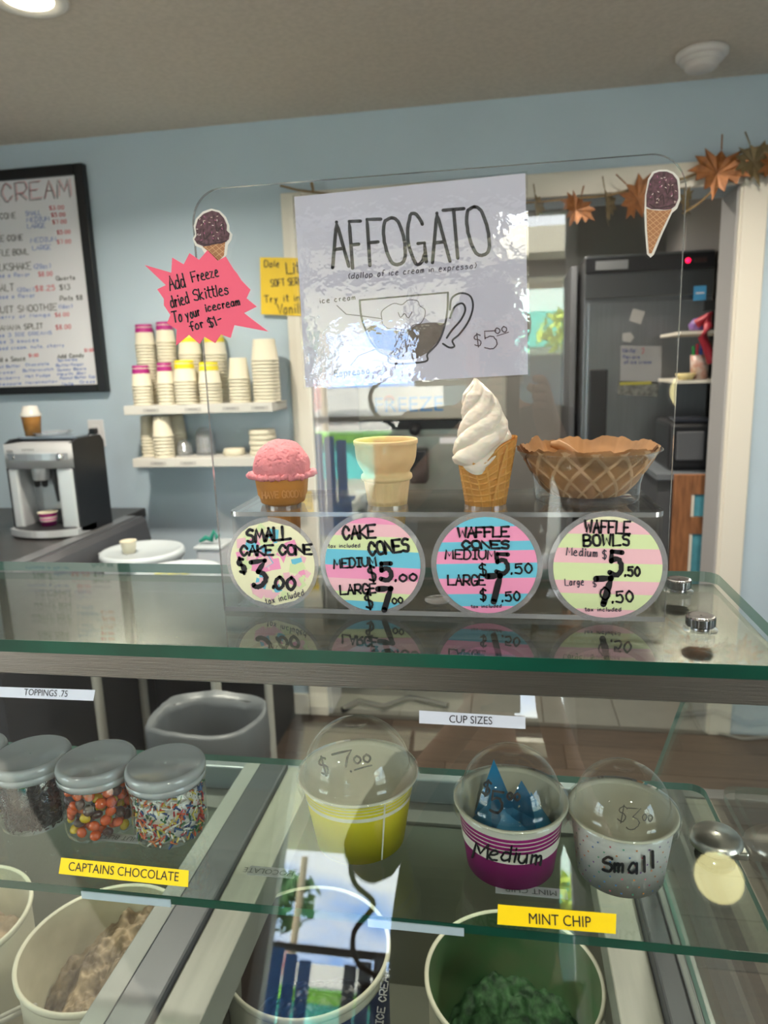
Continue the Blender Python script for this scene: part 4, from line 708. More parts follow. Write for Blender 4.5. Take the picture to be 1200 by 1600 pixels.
# thumb nuts on the top glass
for q in ((1060, 922), (1094, 982)):
    c = P(*q, z=TZ+.001); b = MB()
    b.lathe([(.006, 0), (.0085, .0003), (.0085, .004), (.0128, .0045), (.0135, .0055), (.0135, .0130), (.0126, .0142), (.010, .0146), (.001, .0144)], (c.x, c.y, TZ), 60, fn=lambda p, a, t: p*(1+.012*math.cos(30*a)) if 0 < t < .8 and p.x*p.x+p.y*p.y > .00014 else p, smooth=False)
    b.build('knurled_nut', mat('satin_chrome', '9a9a98', .2, 1), dc_); MB().lathe([(.0085, .0002), (.016, .0002), (.016, .0008), (.0085, .0008)], (c.x, c.y, TZ), 40).build('clear_washer', GL, dc_)
# labels on the front glass
YL = mat('yellow_label', 'f0d000', .45); WL = mat('white_label', 'c8d0dc', .5); LI = mat('label_black', '14141c', .5)
fu = Vector((1, 0, 0)); fv = -fd
def glabel(nm, pts, text, m, lab, base, h, w_=1.5):
    q = [FRONT(*p) for p in pts]; c = sum(q, Vector())/4; t = thing(nm, c, lab, 'label')
    vs = q+[v+fn*.0004 for v in q]; MB().add(vs, [(0, 1, 2, 3), (7, 6, 5, 4), (0, 4, 5, 1), (1, 5, 6, 2), (2, 6, 7, 3), (3, 7, 4, 0)]).build('tape', m, t)
    f3 = lambda x, y: FRONT(x, y)+fn*.0007
    a, c2 = FRONT(base[0], base[1]), FRONT(base[2], base[1]+(base[3]-base[1])); L = (c2-a).length
    u = (c2-a).normalized(); v = fn.cross(u).normalized(); mid = (f3(base[0], base[1])+f3(base[2], base[3]))/2
    hh = (FRONT(base[0], base[1]-h)-FRONT(base[0], base[1])).length
    o = printed(text, 1, LI, t, mid+v*hh*.5, u, v); me = o.data; wd = max(x.co.dot(u) for x in me.vertices)-min(x.co.dot(u) for x in me.vertices); ht = max(x.co.dot(v) for x in me.vertices)-min(x.co.dot(v) for x in me.vertices)
    vm = (max(x.co.dot(v) for x in me.vertices)+min(x.co.dot(v) for x in me.vertices))/2
    for x in me.vertices: pu, pv = x.co.dot(u), x.co.dot(v)-vm; x.co = u*pu*L/wd+v*pv*hh/ht
    return t
glabel('toppings_label', [(-2, 1073), (149, 1078), (146, 1095), (-2, 1089)], 'TOPPINGS .75', WL, 'white printed toppings price label high on the front glass', (38, 1086, 106, 1089), 10)
glabel('cup_sizes_label', [(655, 1110), (821, 1120), (821, 1139), (655, 1130)], 'CUP SIZES', WL, 'white printed cup sizes label high on the front glass', (702, 1129, 769, 1132), 12)
glabel('chocolate_label', [(96, 1340), (288, 1358), (295, 1363), (294, 1386), (92, 1364)][:0] or [(96, 1340), (295, 1360), (294, 1386), (92, 1365)], 'CAPTAINS CHOCOLATE', YL, 'yellow flavour label over the cookie ice cream tub', (107, 1360, 279, 1377), 14)
glabel('mint_label', [(778, 1413), (963, 1428), (962, 1459), (777, 1444)], 'MINT CHIP', YL, 'yellow mint flavour label over the green ice cream tub', (826, 1443, 923, 1449), 17)
# flavour strips that lie on the shelf glass for the staff side (read from behind)
def strip(px, py, w, text, lab, m):
    c = P(px, py, z=SZ+.001); t = thing('staff_label', (c.x, c.y, SZ), lab, 'label')
    if m: MB().box(c.x-w/2, c.x+w/2, c.y-.0065, c.y+.0065, SZ+.0002, SZ+.0007).build('clear_tape', m, t)
    printed(text, .010, mat('faded_print', '4c5250', .6), t, (c.x, c.y, SZ+.001), (-1, 0, 0), (0, -1, 0))
TP2 = glass('milky_tape', (.9, .92, .92), .04, haze=.45, hazec=(.7, .72, .74))
strip(830, 1392, .068, 'MINT CHIP', 'faint clear label on the shelf, read from behind, near the magenta cup', TP2); strip(190, 1309, .062, 'PEANUT BUTTER', 'faint label on the shelf below the orange candy jar', TP2); strip(425, 1362, .05, 'CHOCOLATE', 'faint label on the shelf left of the yellow cup', TP2)

# ================================================================ TUBS OF ICE CREAM
RIM = mat('tub_card', 'c9c6b0', .5, 0, .04, 10); 
def tub(x, y, lab, cream, stain, fill, seed, tilt=(0, 0), lump=.02, rimz=.725):
    r = .1195; c = (x, y, rimz-.25); t = thing('ice_cream_tub', c, lab, 'ice cream tub')
    b = MB(); b.lathe([(.001, 0), (.114, 0), (.116, .01), (r-.002, .242)], c, 72); b.lathe([(r-.002, .240), (r+.0015, .240), (r+.003, .244), (r+.003, .249), (r, .2505), (r-.003, .248)], c, 72)
    b.lathe([(r-.003, .248), (.113, .02), (.001, .02)], c, 72, 1); b.build('tub_wall', [RIM, mat('tub_inside_'+stain[0], stain[1], .5, 0, .12, 14, col2=stain[2])], t)
    b = MB(); nr, na = 60, 150; vs = []
    for j in range(nr+1):
        q = j/nr
        for i in range(na):
            a = 2*math.pi*i/na; rr = .1145*q; X, Y = rr*math.cos(a), rr*math.sin(a)
            h = fill+tilt[0]*X+tilt[1]*Y+lump*fbm(Vector((X*16+seed, Y*16, seed)))+lump*.32*fbm(Vector((X*60, Y*60, seed)), 5)+.003*abs(noise.noise(Vector((X*190, Y*190, seed))))-.012*max(0, q-.9)*10*(.5+.5*math.sin(a*3+seed))
            h = min(max(h, .03), .235); k = 1-(.25-h)*.05; vs.append((x+X*k, y+Y*k, c[2]+h))
    b.add(vs, [(j*na+i, j*na+(i+1) % na, (j+1)*na+(i+1) % na, (j+1)*na+i) for j in range(nr) for i in range(na)], 0, True); b.build('ice_cream', cream, t); return t
CC = mat('cookie_cream', '6e5a42', .6, 0, .35, 26, .6, col2='ab977a'); MC = mat('mint_cream', '2f5c38', .6, 0, .5, 60, .6, col2='5c8a5c'); BC = mat('dark_fudge', '1a120e', .35, 0, .3, 20, .3); VC = mat('beige_cream', 'b09a80', .6, 0, .2, 20, .5)
tub(-.585, .82, 'ice cream tub of tan cookie flavour left of the divider rail', CC, ('tan', 'bdb79c', 'c9c4aa'), .188, 3, (.55, .30), .028)
tub(-.86, .832, 'ice cream tub of beige flavour cut by the left photo edge', VC, ('beige', 'bdb79c', 'c4bea4'), .15, 5, (0, .1), .02)
bt = tub(-.281, .852, 'ice cream tub nearly empty and almost black inside', BC, ('dark', '3c3128', '241a14'), .07, 9, (.1, .2), .01)
tub(.016, .838, 'ice cream tub of green mint flavour below the yellow label', MC, ('green', '6c7c58', '4f7a50'), .085, 13, (.0, .45), .026)
NV = mat('navy_print', '1c2c54', .5)
b = MB(); n = 14; vs = []
for i in range(n+1):
    a = math.radians(-60+66*i/n)
    for zz in (.09, .225): rr = .116+(.1175-.116)*zz/.242+.0012; vs.append((-.281+rr*math.cos(a), .852+rr*math.sin(a), .475+zz))
b.add(vs, [(2*i, 2*i+2, 2*i+3, 2*i+1) for i in range(n)], 0, True); b.build('navy_panel', NV, bt)
b = MB(); sc = on_cone(-.281, .852, .475, .116+.0016, .717, .1175+.0016, .0006); write(b, 'ICE CREAM', 598, 1600, 609, 1515, 11, 2.2, sc, jit=0, gap=.3); b.build('white_lettering', PAPER, bt)

# ================================================================ TOPPING JARS
JR = .0405; JH = .083; FROST = glass('frosted_lid', (.62, .63, .64), .06, rough=.15, haze=.62, hazec=(.62, .63, .65)); JG = glass('jar_plastic', (.96, .97, .97), .06)
def jar(x, y, lab):
    c = (x, y, SZ+.0003); t = thing('topping_jar', c, lab, 'jar')
    MB().lathe([(.001, .0), (JR-.006, 0), (JR-.001, .004), (JR, .010), (JR, JH-.020), (JR-.003, JH-.014)], c, 56).build('jar_wall', JG, t)
    MB().lathe([(JR-.001, JH-.019), (JR+.002, JH-.019), (JR+.0025, JH-.012), (JR+.0015, JH-.0115), (JR+.0025, JH-.011), (JR+.0025, JH-.004), (JR+.001, JH-.001), (JR-.002, JH), (JR-.004, JH-.0015), (.001, JH-.0015)], c, 56).build('screw_lid', FROST, t); return t
JX = (-.365, -.4475, -.530, -.6125); JY = (.655, .655, .657, .657)
for x, y, l in zip(JX, JY, ('clear lidded jar of rainbow sprinkles, nearest the yellow cup', 'clear lidded jar of orange, yellow and brown candies', 'clear lidded jar of chocolate sprinkles', 'clear lidded jar cut off by the left photo edge')): jar(x, y, l)
def bits(nm, x, y, cols, n, ln, rad, seed, lab, cat, rmin=.022):
    R = random.Random(seed); b = MB(); ms = [mat('bit_'+c, c, .4) for c in cols]
    for k in range(n):
        a = R.uniform(0, 6.283); rr = math.sqrt(R.uniform((rmin/.0375)**2, 1))*.0372; z = SZ+.004+R.random()*(JH-.023); p = Vector((x+rr*math.cos(a), y+rr*math.sin(a), z))
        tng = Vector((-math.sin(a), math.cos(a), 0)); d = (tng*R.uniform(-1, 1)+Vector((0, 0, 1))*R.uniform(-1, 1)+Vector((math.cos(a), math.sin(a), 0))*R.uniform(-.35, .1)).normalized(); s1 = d.orthogonal().normalized(); s2 = d.cross(s1); h = ln/2*R.uniform(.6, 1.1)
        vs = [p+d*e+(s1*math.cos(q)+s2*math.sin(q))*rad*f for e, f in ((-h, .6), (-h*.85, 1), (h*.85, 1), (h, .6)) for q in (0, 1.571, 3.142, 4.712)]
        b.add(vs, [(j*4+i, j*4+(i+1) % 4, j*4+4+(i+1) % 4, j*4+4+i) for j in range(3) for i in range(4)]+[(3, 2, 1, 0), (12, 13, 14, 15)], R.randrange(len(ms)), True)
    k0 = len(ms); b.lathe([(.001, SZ+.004), (rmin+.008, SZ+.005), (rmin+.008, SZ+JH-.024), (.001, SZ+JH-.024)], (x, y, 0), 24, k0); ms.append(ms[0]); return tag(b.build(nm, ms, at=(x, y, SZ+.004)), lab, cat, kind='stuff')
bits('rainbow_sprinkles', JX[0], JY[0], ['e8e4dc', 'e8e4dc', 'e8e4dc', '1f3f78', 'd8502c', 'b01c30', 'e0c860', '2a6a3a', 'dc7840', '24508a'], 1500, .0085, .00105, 4, 'rainbow sprinkles filling the right-hand jar', 'sprinkles', .024)
bits('chocolate_sprinkles', JX[2], JY[2], ['2c1e1a', '3a2822', '241814'], 2300, .006, .0009, 6, 'dark chocolate sprinkles filling the third jar from the right', 'sprinkles', .024)
bits('coloured_candy_bits', JX[3], JY[3], ['6a1420', 'd0a820', '3a1c18', '8c2030'], 420, .008, .003, 8, 'red, yellow and brown candy bits in the leftmost jar', 'candy', .02)
R = random.Random(12); cm_ = {'orange': mat('candy_orange', 'd85a1c', .25, coat=.4), 'yellow': mat('candy_yellow', 'dcb81c', .25, coat=.4), 'brown': mat('candy_brown', '4a2a26', .3, coat=.3)}; proto = {}
pts = []; tries = 0
while len(pts) < 170 and tries < 40000:
    tries += 1; a = R.uniform(0, 6.283); rr = R.choice((.0325, .0325, .0325, .023)); z = SZ+.0075+R.random()*(JH-.033); p = Vector((JX[1]+rr*math.cos(a), JY[1]+rr*math.sin(a), z))
    if all((p-q).length > .0101 for q, _ in pts): pts.append((p, a))
for p, a in pts:
    col = R.choices(('orange', 'yellow', 'brown'), (5, 1.8, 3.4))[0]
    lab, grp = '%s candy-coated piece inside the candy jar' % col, '%s candies in the jar' % col
    if col not in proto: proto[col] = tag(MB().lathe([(.0002, -.0034), (.0028, -.003), (.0046, -.0014), (.0050, 0), (.0046, .0014), (.0028, .003), (.0002, .0034)], (0, 0, 0), 12).build('candy_piece', cm_[col], at=(0, 0, 0)), lab, 'candy', grp); o = proto[col]
    else: o = proto[col].copy(); COL.objects.link(o)
    o.scale = (1.2, 1.2, 1.2); o.location = p; o.rotation_euler = (R.uniform(-1.2, 1.2)+1.2, R.uniform(-.4, .4), a+1.57)

# ================================================================ PRICE CUPS WITH DOME LIDS
DOME = glass('dome_plastic', (.96, .97, .97), .045); CI = mat('cup_inside', 'cfc9b4', .5)
def pcup(nm, c, rb, rt, h, side, dh, lab, seedhl=0):
    t = thing(nm, c, lab, 'cup'); o = ice_cup('cup_body', c, rb, rt, h, side, CI, .0035, 72); o.parent = t; o.location = (0, 0, 0)
    rr = rt-.004; b = MB(); prof = [(rt+.0045, h-.010), (rt+.0052, h-.003), (rt+.004, h+.0012), (rt-.002, h+.0018), (rr, h+.003)]+[(rr*math.cos(q*math.pi/2/14), h+.003+dh*math.sin(q*math.pi/2/14)) for q in range(1, 13)]
    z_ = prof[-1]; prof += [(z_[0]-.001, z_[1]-.0008), (.001, z_[1]-.0006)]; b.lathe(prof, c, 72); b.build('dome_lid', DOME, t); return t, (c[0], c[1], c[2]+h+.003), (rr, rr, dh)
def bands(t, c, rb, rt, h, lst, m, nm='printed_stripe', n=72):
    for f0, f1 in lst: g = lambda f: rb+(rt-rb)*f*1.0+.0005; MB().lathe([(g(f0)+.0001, h*f0), (g(f1)+.0001, h*f1)], c, n).build(nm, m, t)
BOT = SZ+.0004
cL = (-.152, .670, BOT); YC = mat('cup_yellow', 'ecdc28', .5); zt = P(557, 1120, y=.68).z
tL, dcn, drd = pcup('large_price_cup', cL, .0475, .0605, .078, YC, zt-BOT-.081+.001, 'large yellow paper cup under a clear dome, priced in marker')
WS = mat('cup_white_stripe', 'd8d6c0', .5)
bands(tL, cL, .0475, .0605, .078, [(.70, .76), (.80, .813), (.85, .863), (.90, .912)], WS)
a = math.radians(-52); b = MB(); b.add([(cL[0]+(rr+.0007)*math.cos(a+d), cL[1]+(rr+.0007)*math.sin(a+d), cL[2]+z) for rr, z in ((.0475, .001), (.0605-.0015, .0715)) for d in (-.018, .018)], [(0, 1, 3, 2)]); b.build('paper_seam', WS, tL)
def onD(c, rd): return on_ellipsoid(c, rd, .0006)
f = onD(dcn, drd); b = MB(); write(b, '$', 502, 1211, 515, 1208, 26, 3.2, f); stroke(b, [(519, 1179), (535, 1175), (549, 1172), (543, 1183), (540, 1198)], 3.8, f); write(b, '00', 553, 1194, 580, 1190, 12, 3.4, f); stroke(b, [(554, 1203), (568, 1199), (581, 1196)], 2.6, f); stroke(b, [(548, 1205), (549, 1206)], 3, f); b.build('marker_price', INK, tL)
cM = (.0085, .650, BOT); MGC = mat('cup_magenta', 'a81d7c', .5); WC = mat('cup_white', 'd9d4c8', .5); zt = P(797, 1176, y=.632).z
tM, dcn, drd = pcup('medium_price_cup', cM, .044, .0535, .072, MGC, zt-BOT-.075-.006, 'magenta striped paper cup under a clear dome, marked Medium')
bands(tM, cM, .044, .0535, .072, [(.44, .60), (.645, .66), (.71, .725), (.775, .79), (.84, .95)], WC, 'white_stripe')
f = on_cone(cM[0], cM[1], cM[2], .0446, cM[2]+.072, .0541, .0008); b = MB()
write(b, 'Medium', 738, 1340, 848, 1352, 24, 3.3, f, slant=.05, gap=.12, seed=4); b.build('marker_lettering', INK, tM)
f = onD(dcn, drd); b = MB(); write(b, '$', 752, 1240, 764, 1243, 21, 3.6, f); write(b, '5', 765, 1269, 786, 1271, 33, 4.2, f); write(b, '00', 792, 1249, 812, 1251, 11, 3.8, f); b.build('marker_price', INK, tM)
cS = (.1165, .650, BOT); SW = mat('cup_dotted_white', 'e2e0dc', .5); zt = P(970, 1203, y=.63).z
tS, dcn, drd = pcup('small_price_cup', cS, .0415, .0495, .068, SW, zt-BOT-.071-.006, 'white dotted paper cup under a clear dome, marked Small')
R = random.Random(5); dms = [mat('dot_'+c, c, .5) for c in ('c84a68', '3a78b8', 'd8803a', '4a9a7a', '7a4a90')]; dotB = MB()
for j in range(7):
    for i in range(26):
        a = 2*math.pi*(i+(j % 2)*.5)/26; fz = .08+j*.125; rr = .0415+.008*fz+.0007; z = .068*fz; u = Vector((-math.sin(a), math.cos(a), 0)); p = Vector((cS[0]+rr*math.cos(a), cS[1]+rr*math.sin(a), cS[2]+z)); v = Vector((0.12*math.cos(a), 0.12*math.sin(a), 1)).normalized(); dotB.add([p+(u*math.cos(q)+v*math.sin(q))*.0010 for q in [k*math.pi/3 for k in range(6)]], [list(range(6))], R.randrange(5))
dotB.build('coloured_dots', dms, tS, kind='stuff')
f = on_cone(cS[0], cS[1], cS[2], .0421, cS[2]+.068, .0501, .0008); b = MB(); write(b, 'Sm', 940, 1361, 976, 1363, 22, 4.4, f, gap=.15); write(b, 'a', 982, 1364, 1000, 1365, 26, 4.2, f); write(b, 'l', 1003, 1362, 1014, 1362, 24, 4.4, f); write(b, 'l', 1015, 1356, 1030, 1356, 26, 4.4, f); b.build('marker_lettering', INK, tS)
f = onD(dcn, drd); b = MB(); write(b, '$', 963, 1282, 977, 1285, 24, 1.8, f); write(b, '3', 978, 1296, 1000, 1298, 34, 1.7, f); write(b, '00', 1003, 1282, 1019, 1284, 11, 1.6, f); b.build('marker_price', mat('thin_grey_marker', '4a463f', .5), tS)
BF = mat('blue_felt', '2f86b4', .5, 0, .08, 20)
t = thing('blue_paper_fins', (cM[0], cM[1], BOT+.01), 'pointed blue folded paper standing inside the magenta cup', 'paper decoration')
for a0, ln, hh, sp, off in ((1.9, .040, .096, .75, (-.012, .012)), (-1.2, .040, .060, 1.1, (-.004, -.012)), (-.15, .044, .070, .9, (.014, .004)), (3.5, .042, .062, 1.0, (-.014, -.002)), (.9, .042, .074, .9, (.008, .012))):
    c0 = Vector((cM[0]+off[0], cM[1]+off[1], BOT+.006)); b = MB(); n = 8; tip = c0+Vector((off[0]*.4, off[1]*.4, hh)); bs = [c0+Vector((math.cos(a0-sp+2*sp*i/n)*ln*.8-off[0]*.3, math.sin(a0-sp+2*sp*i/n)*ln*.8-off[1]*.3, .028)) for i in range(n+1)]
    b.add(bs+[tip]+[c0], [(i, i+1, n+1) for i in range(n)]+[(i+1, i, n+2) for i in range(n)], 0, True); b.add([bs[0], bs[-1], tip, c0], [(0, 2, 1), (0, 1, 3)]); b.build('paper_fin', BF, t)
# ================================================================ ACRYLIC CONE STAND
PYF = .705; SB = TZ
st = thing('acrylic_cone_stand', (-.07, .77, SB), 'clear acrylic sneeze guard stand with a cone tray on the glass top', 'stand')
slab_y(rrect(-.3035, .1605, SB+.0003, 1.7265, .032, 12, (0, 0, 1, 1)), PYF, PYF+.005).build('front_panel', [ACR, ACE], st)
TRZ = 1.402; HOLES = [(-.2455, .0205), (-.1255, .0225), (-.018, .0228)]
plate(MB(), rrect(-.293, .1575, PYF+.0055, .846, .012, 6), [circ(x, .76, r_) for x, r_ in HOLES], TRZ-.005, TRZ, 0, 1).build('cone_tray', [ACR, ACE], st)
MB().box(-.288, .1525, .838, .8425, SB+.006, TRZ-.0055).build('rear_panel', ACR, st)
MB().box(-.290, .1555, PYF+.0055, .846, SB+.0003, SB+.0055).build('base_plate', ACR, st)
for x in (-.2885, .1515): MB().box(x, x+.0035, PYF+.006, .8375, SB+.006, TRZ-.0055).build('side_panel', ACR, st)
MB().box(-.302, .160, PYF-.0008, PYF, SB+.0005, SB+.0055).build('bottom_edge', ACE, st)
for x in (-.07, .11): MB().lathe([(.001, 0), (.014, 0), (.014, .002), (.001, .0022)], (x, .74, SB+.0057), 28).build('bumper_pad', glass('bumper_gel', (.85, .87, .88), .15, haze=.4), st)
# cones
WAF = mat('waffle_gold', 'c98f42', .55, 0, .12, 60, .3, sss=.1); WAFR = mat('waffle_ridge', 'd09a4e', .55, sss=.1)
BWA = mat('bowl_brown', 'aa8054', .65, 0, .28, 25, .4); BWR = mat('bowl_ridge', 'c6a47c', .6, 0, .1, 25)
CKO = mat('cake_orange', 'c88636', .5, 0, .05, 40, .15, sss=.1); CKC = mat('cake_cream', 'd9c08c', .55, 0, .05, 60, .2, sss=.1)
PK = mat('pink_ice_cream', 'e38c92', .65, 0, .07, 60, .8, sss=.05); SWT = mat('soft_serve_white', 'e8e0d0', .35, 0, .02, 30, sss=.2)
def patterned(b, prof, c, n, pat, amp, m0=0, m1=1, warp=None):
    """surface of revolution with raised ridges where pat(angle, t) is 1"""
    rows = len(prof); vs = []; 
    for j, (r_, z) in enumerate(prof):
        for i in range(n):
            a = 2*math.pi*i/n; q = pat(a, j/(rows-1)); rr = r_+amp*q; p = Vector((rr*math.cos(a), rr*math.sin(a), z))
            if warp: p = warp(p, a, j/(rows-1))
            vs.append(p+Vector(c))
    k = len(b.v); b.v += [tuple(v) for v in vs]
    for j in range(rows-1):
        for i in range(n):
            b.f.append([k+j*n+i, k+j*n+(i+1) % n, k+(j+1)*n+(i+1) % n, k+(j+1)*n+i]); b.m.append(m1 if pat(2*math.pi*(i+.5)/n, (j+.5)/(rows-1)) > .5 else m0); b.sm.append(True)
def lerp_prof(pr, n):
    out = []
    L = [0]
    for a, c in zip(pr, pr[1:]): L.append(L[-1]+math.dist(a, c))
    for k in range(n+1):
        d = L[-1]*k/n; i = max(q for q in range(len(L)) if L[q] <= d+1e-12); i = min(i, len(pr)-2); t = (d-L[i])/(L[i+1]-L[i]); out.append((pr[i][0]*(1-t)+pr[i+1][0]*t, pr[i][1]*(1-t)+pr[i+1][1]*t))
    return out
# 1 pink scoop on a small cake cone
c1 = (HOLES[0][0], .76, 0); t = thing('small_cake_cone', (c1[0], .76, 1.345), 'small orange cake cone holding a round pink scoop, leftmost on the tray', 'ice cream cone')
b = MB(); b.lathe([(.001, 1.348), (.0165, 1.346), (.0185, 1.3955), (.0188, 1.4028), (.0225, 1.4035), (.0245, 1.4045), (.0265, 1.412), (.0278, 1.4135), (.0300, 1.4325), (.0312, 1.4345), (.0312, 1.437), (.029, 1.437), (.026, 1.415), (.001, 1.41)], c1, 72, fn=lambda p, a, t_: Vector((p.x*(1+(.03*max(0, math.cos(14*a)) if p.z < 1.4 else 0)), p.y*(1+(.03*max(0, math.cos(14*a)) if p.z < 1.4 else 0)), p.z))); b.build('cone_shell', CKO, t)
f = on_cone(c1[0], .76, 1.4135, .0279, 1.4325, .0301, .0005); b = MB(); write(b, 'HAVE GOODY', 410, 779, 473, 776, 10, 1.9, f, jit=0, gap=.3); b.build('embossed_lettering', mat('cake_emboss', 'cf8f4a', .5), t)
b = MB(); bm = bmesh.new(); bmesh.ops.create_icosphere(bm, subdivisions=6, radius=1); cc0 = Vector((c1[0]+.0005, .76, 1.4435)); vs = []
for v in bm.verts:
    d = v.co.copy(); q = fbm(d*2.2, 3)*.035; cr_ = noise.noise(Vector((d.x*3+1.5, d.y*3, d.z*5)))*1.0+noise.noise(d*9)*.35; crack = -max(0, 1-abs(cr_)*16)*.06*max(0, min(1, (d.z+.3)*2)); fine = noise.noise(d*26)*.02+noise.noise(d*60)*.006; R_ = .0318*(1+q+crack+fine)
    p = Vector((d.x*R_, d.y*R_, d.z*R_*.98))
    if d.z < -.12:
        p.z = max(p.z, -.0105+.002*noise.noise(d*7)); 
    vs.append(cc0+p)
bm.verts.index_update(); b.add(vs, [[v.index for v in f_.verts] for f_ in bm.faces], 0, True); bm.free(); b.build('pink_scoop', PK, t)
b = MB(); na, nb = 160, 16; vs = []
for i in range(na):
    a = 2*math.pi*i/na; ca, sa = math.cos(a), math.sin(a); w_ = 1+.10*noise.noise(Vector((ca*3, sa*3, 2)))+.11*noise.noise(Vector((ca*9, sa*9, 4))); ear = .16*math.exp(-((a-.05 if a < 3 else a-6.33)/.14)**2)+.10*math.exp(-((a-3.3)/.2)**2); rad = .0310*w_*(1+ear); th = .0036*(1+.6*noise.noise(Vector((ca*11, sa*11, 9))))*(1+ear*2); zc = 1.4355+.0018*noise.noise(Vector((ca*4, sa*4, 6)))+.012*ear*(1 if a < 1 or a > 5 else 0)
    for k in range(nb):
        q = 2*math.pi*k/nb; n_ = .0013*noise.noise(Vector((ca*20, sa*20, q*2))); rr = rad+(th+n_)*math.cos(q); vs.append((c1[0]+rr*ca, .76+rr*sa, zc+(th*.95+n_)*math.sin(q)))
b.add(vs, [(i*nb+k, ((i+1) % na)*nb+k, ((i+1) % na)*nb+(k+1) % nb, i*nb+(k+1) % nb) for i in range(na) for k in range(nb)], 0, True); b.build('scoop_skirt', PK, t)
# 2 plain cake cone
c2 = (HOLES[1][0], .76, 0); t = thing('plain_cake_cone', (c2[0], .76, 1.375), 'empty cream coloured cake cone with a flared cup, second on the tray', 'ice cream cone')
pr = lerp_prof([(.0175, 1.375), (.0212, 1.4025), (.0248, 1.4285)], 30)
b = MB(); patterned(b, pr, c2, 144, lambda a, t_: 1. if (math.cos(16*a) > .72 or abs(t_-.97) < .03 or abs(t_-.58) < .022) else 0., .0007); b.add([(c2[0]+.0175*math.cos(q*.3142), .76+.0175*math.sin(q*.3142), 1.3752) for q in range(20)], [list(range(20))[::-1]]); b.build('ribbed_foot', [CKC, CKC], t)
MB().lathe([(.0250, 1.4280), (.0275, 1.4292), (.0285, 1.4315), (.0280, 1.4345), (.0255, 1.4365), (.0262, 1.439), (.0285, 1.4425), (.0312, 1.4475), (.0328, 1.4535), (.0336, 1.4605), (.0338, 1.4665), (.0350, 1.4682), (.0352, 1.4718), (.0342, 1.4730), (.0325, 1.4718), (.0318, 1.462), (.030, 1.45), (.026, 1.4425), (.001, 1.4385)], c2, 84).build('cone_cup', CKC, t)
# 3 soft serve in a waffle cone
c3 = (HOLES[2][0], .76, 0); t = thing('soft_serve_cone', (c3[0], .76, 1.375), 'waffle cone with a tall white soft serve swirl, third on the tray', 'ice cream cone')
pr = lerp_prof([(.0185, 1.375), (.0212, 1.4015), (.0318, 1.4660)], 110)
wr = lambda p, a, t_: Vector((p.x+(.002*max(0, t_-.3)), p.y, 1.375+(p.z-1.375)*(1+(.09*math.cos(a-.15)-.17*math.exp(-((a-4.55)/.45)**2))*max(0, t_-.3)/.7)))
b = MB(); g3 = lambda a, t_: 1. if (abs(((a*16/6.2832+t_*1.1) % 1)-.5) > .42 or abs(((t_*11.5-a*.25) % 1)-.5) > .40) else 0.
patterned(b, pr, c3, 260, g3, .0008, warp=wr); patterned(b, [(r_-.0025, z) for r_, z in pr[::-8]], c3, 260, lambda a, t_: 0., 0, warp=lambda p, a, t_: wr(p, a, 1-t_)); b.build('waffle_shell', [WAF, WAFR], t)
b = MB(); b.add([(c3[0]+.0185*math.cos(q*.3142), .76+.0185*math.sin(q*.3142), 1.3755) for q in range(20)], [list(range(20))[::-1]]); a0 = 4.9
vs = []
for k in range(30):
    q = k/29; z = 1.378+.086*q; rr = .0188+(.0335-.0188)*q+.0006
    for d in (0, .05): vs.append((c3[0]+(rr+.0006)*math.cos(a0+d+.5*q), .76+(rr+.0006)*math.sin(a0+d+.5*q), z))
b.add(vs, [(2*k, 2*k+1, 2*k+3, 2*k+2) for k in range(29)], 0, True); b.build('rolled_seam', WAFR, t)
nz_, na = 240, 140; vs = []; zb, ztp = 1.4500, 1.5352
for j in range(nz_+1):
    h = j/nz_; R0 = .0345*(1-.30*h-.42*h*h)*(1-(max(0, h-.80)/.20)**1.5*.86)*(1 if h > .07 else .86+2*h)
    for i in range(na):
        a = 2*math.pi*i/na; p5 = 5*a-36*h+6*h*h; p1 = a-7.2*h+.6; fl = abs(math.sin(p5/2))**.55; lo = abs(math.sin(p1/2))**.8; k5 = .17*(1-.35*h)*(1 if h < .9 else (1-h)*10); rr = R0*(1-k5*(1-fl)-.20*(1-h*.5)*(1-lo))+.0010*fbm(Vector((math.cos(a)*2, math.sin(a)*2, h*9)), 3)
        lean = -.009*h*h-.001; fr_ = math.exp(-((a-4.55)/.6)**2)*max(0, .30-h)/.30; lf = max(0, -math.cos(a))*max(0, .30-h)/.30; rt_ = max(0, math.cos(a-.15))*max(0, .2-h)/.2
        z = zb+(ztp-zb)*h-.012*fr_-.004*lf+.014*rt_; rr += .0025*lf+.002*fr_-.002*rt_
        vs.append((c3[0]+lean+rr*math.cos(a), .76+rr*math.sin(a), z))
b = MB(); b.add(vs, [(j*na+i, j*na+(i+1) % na, (j+1)*na+(i+1) % na, (j+1)*na+i) for j in range(nz_) for i in range(na)]+[[nz_*na+i for i in range(na)]], 0, True); b.build('soft_serve_swirl', SWT, t)
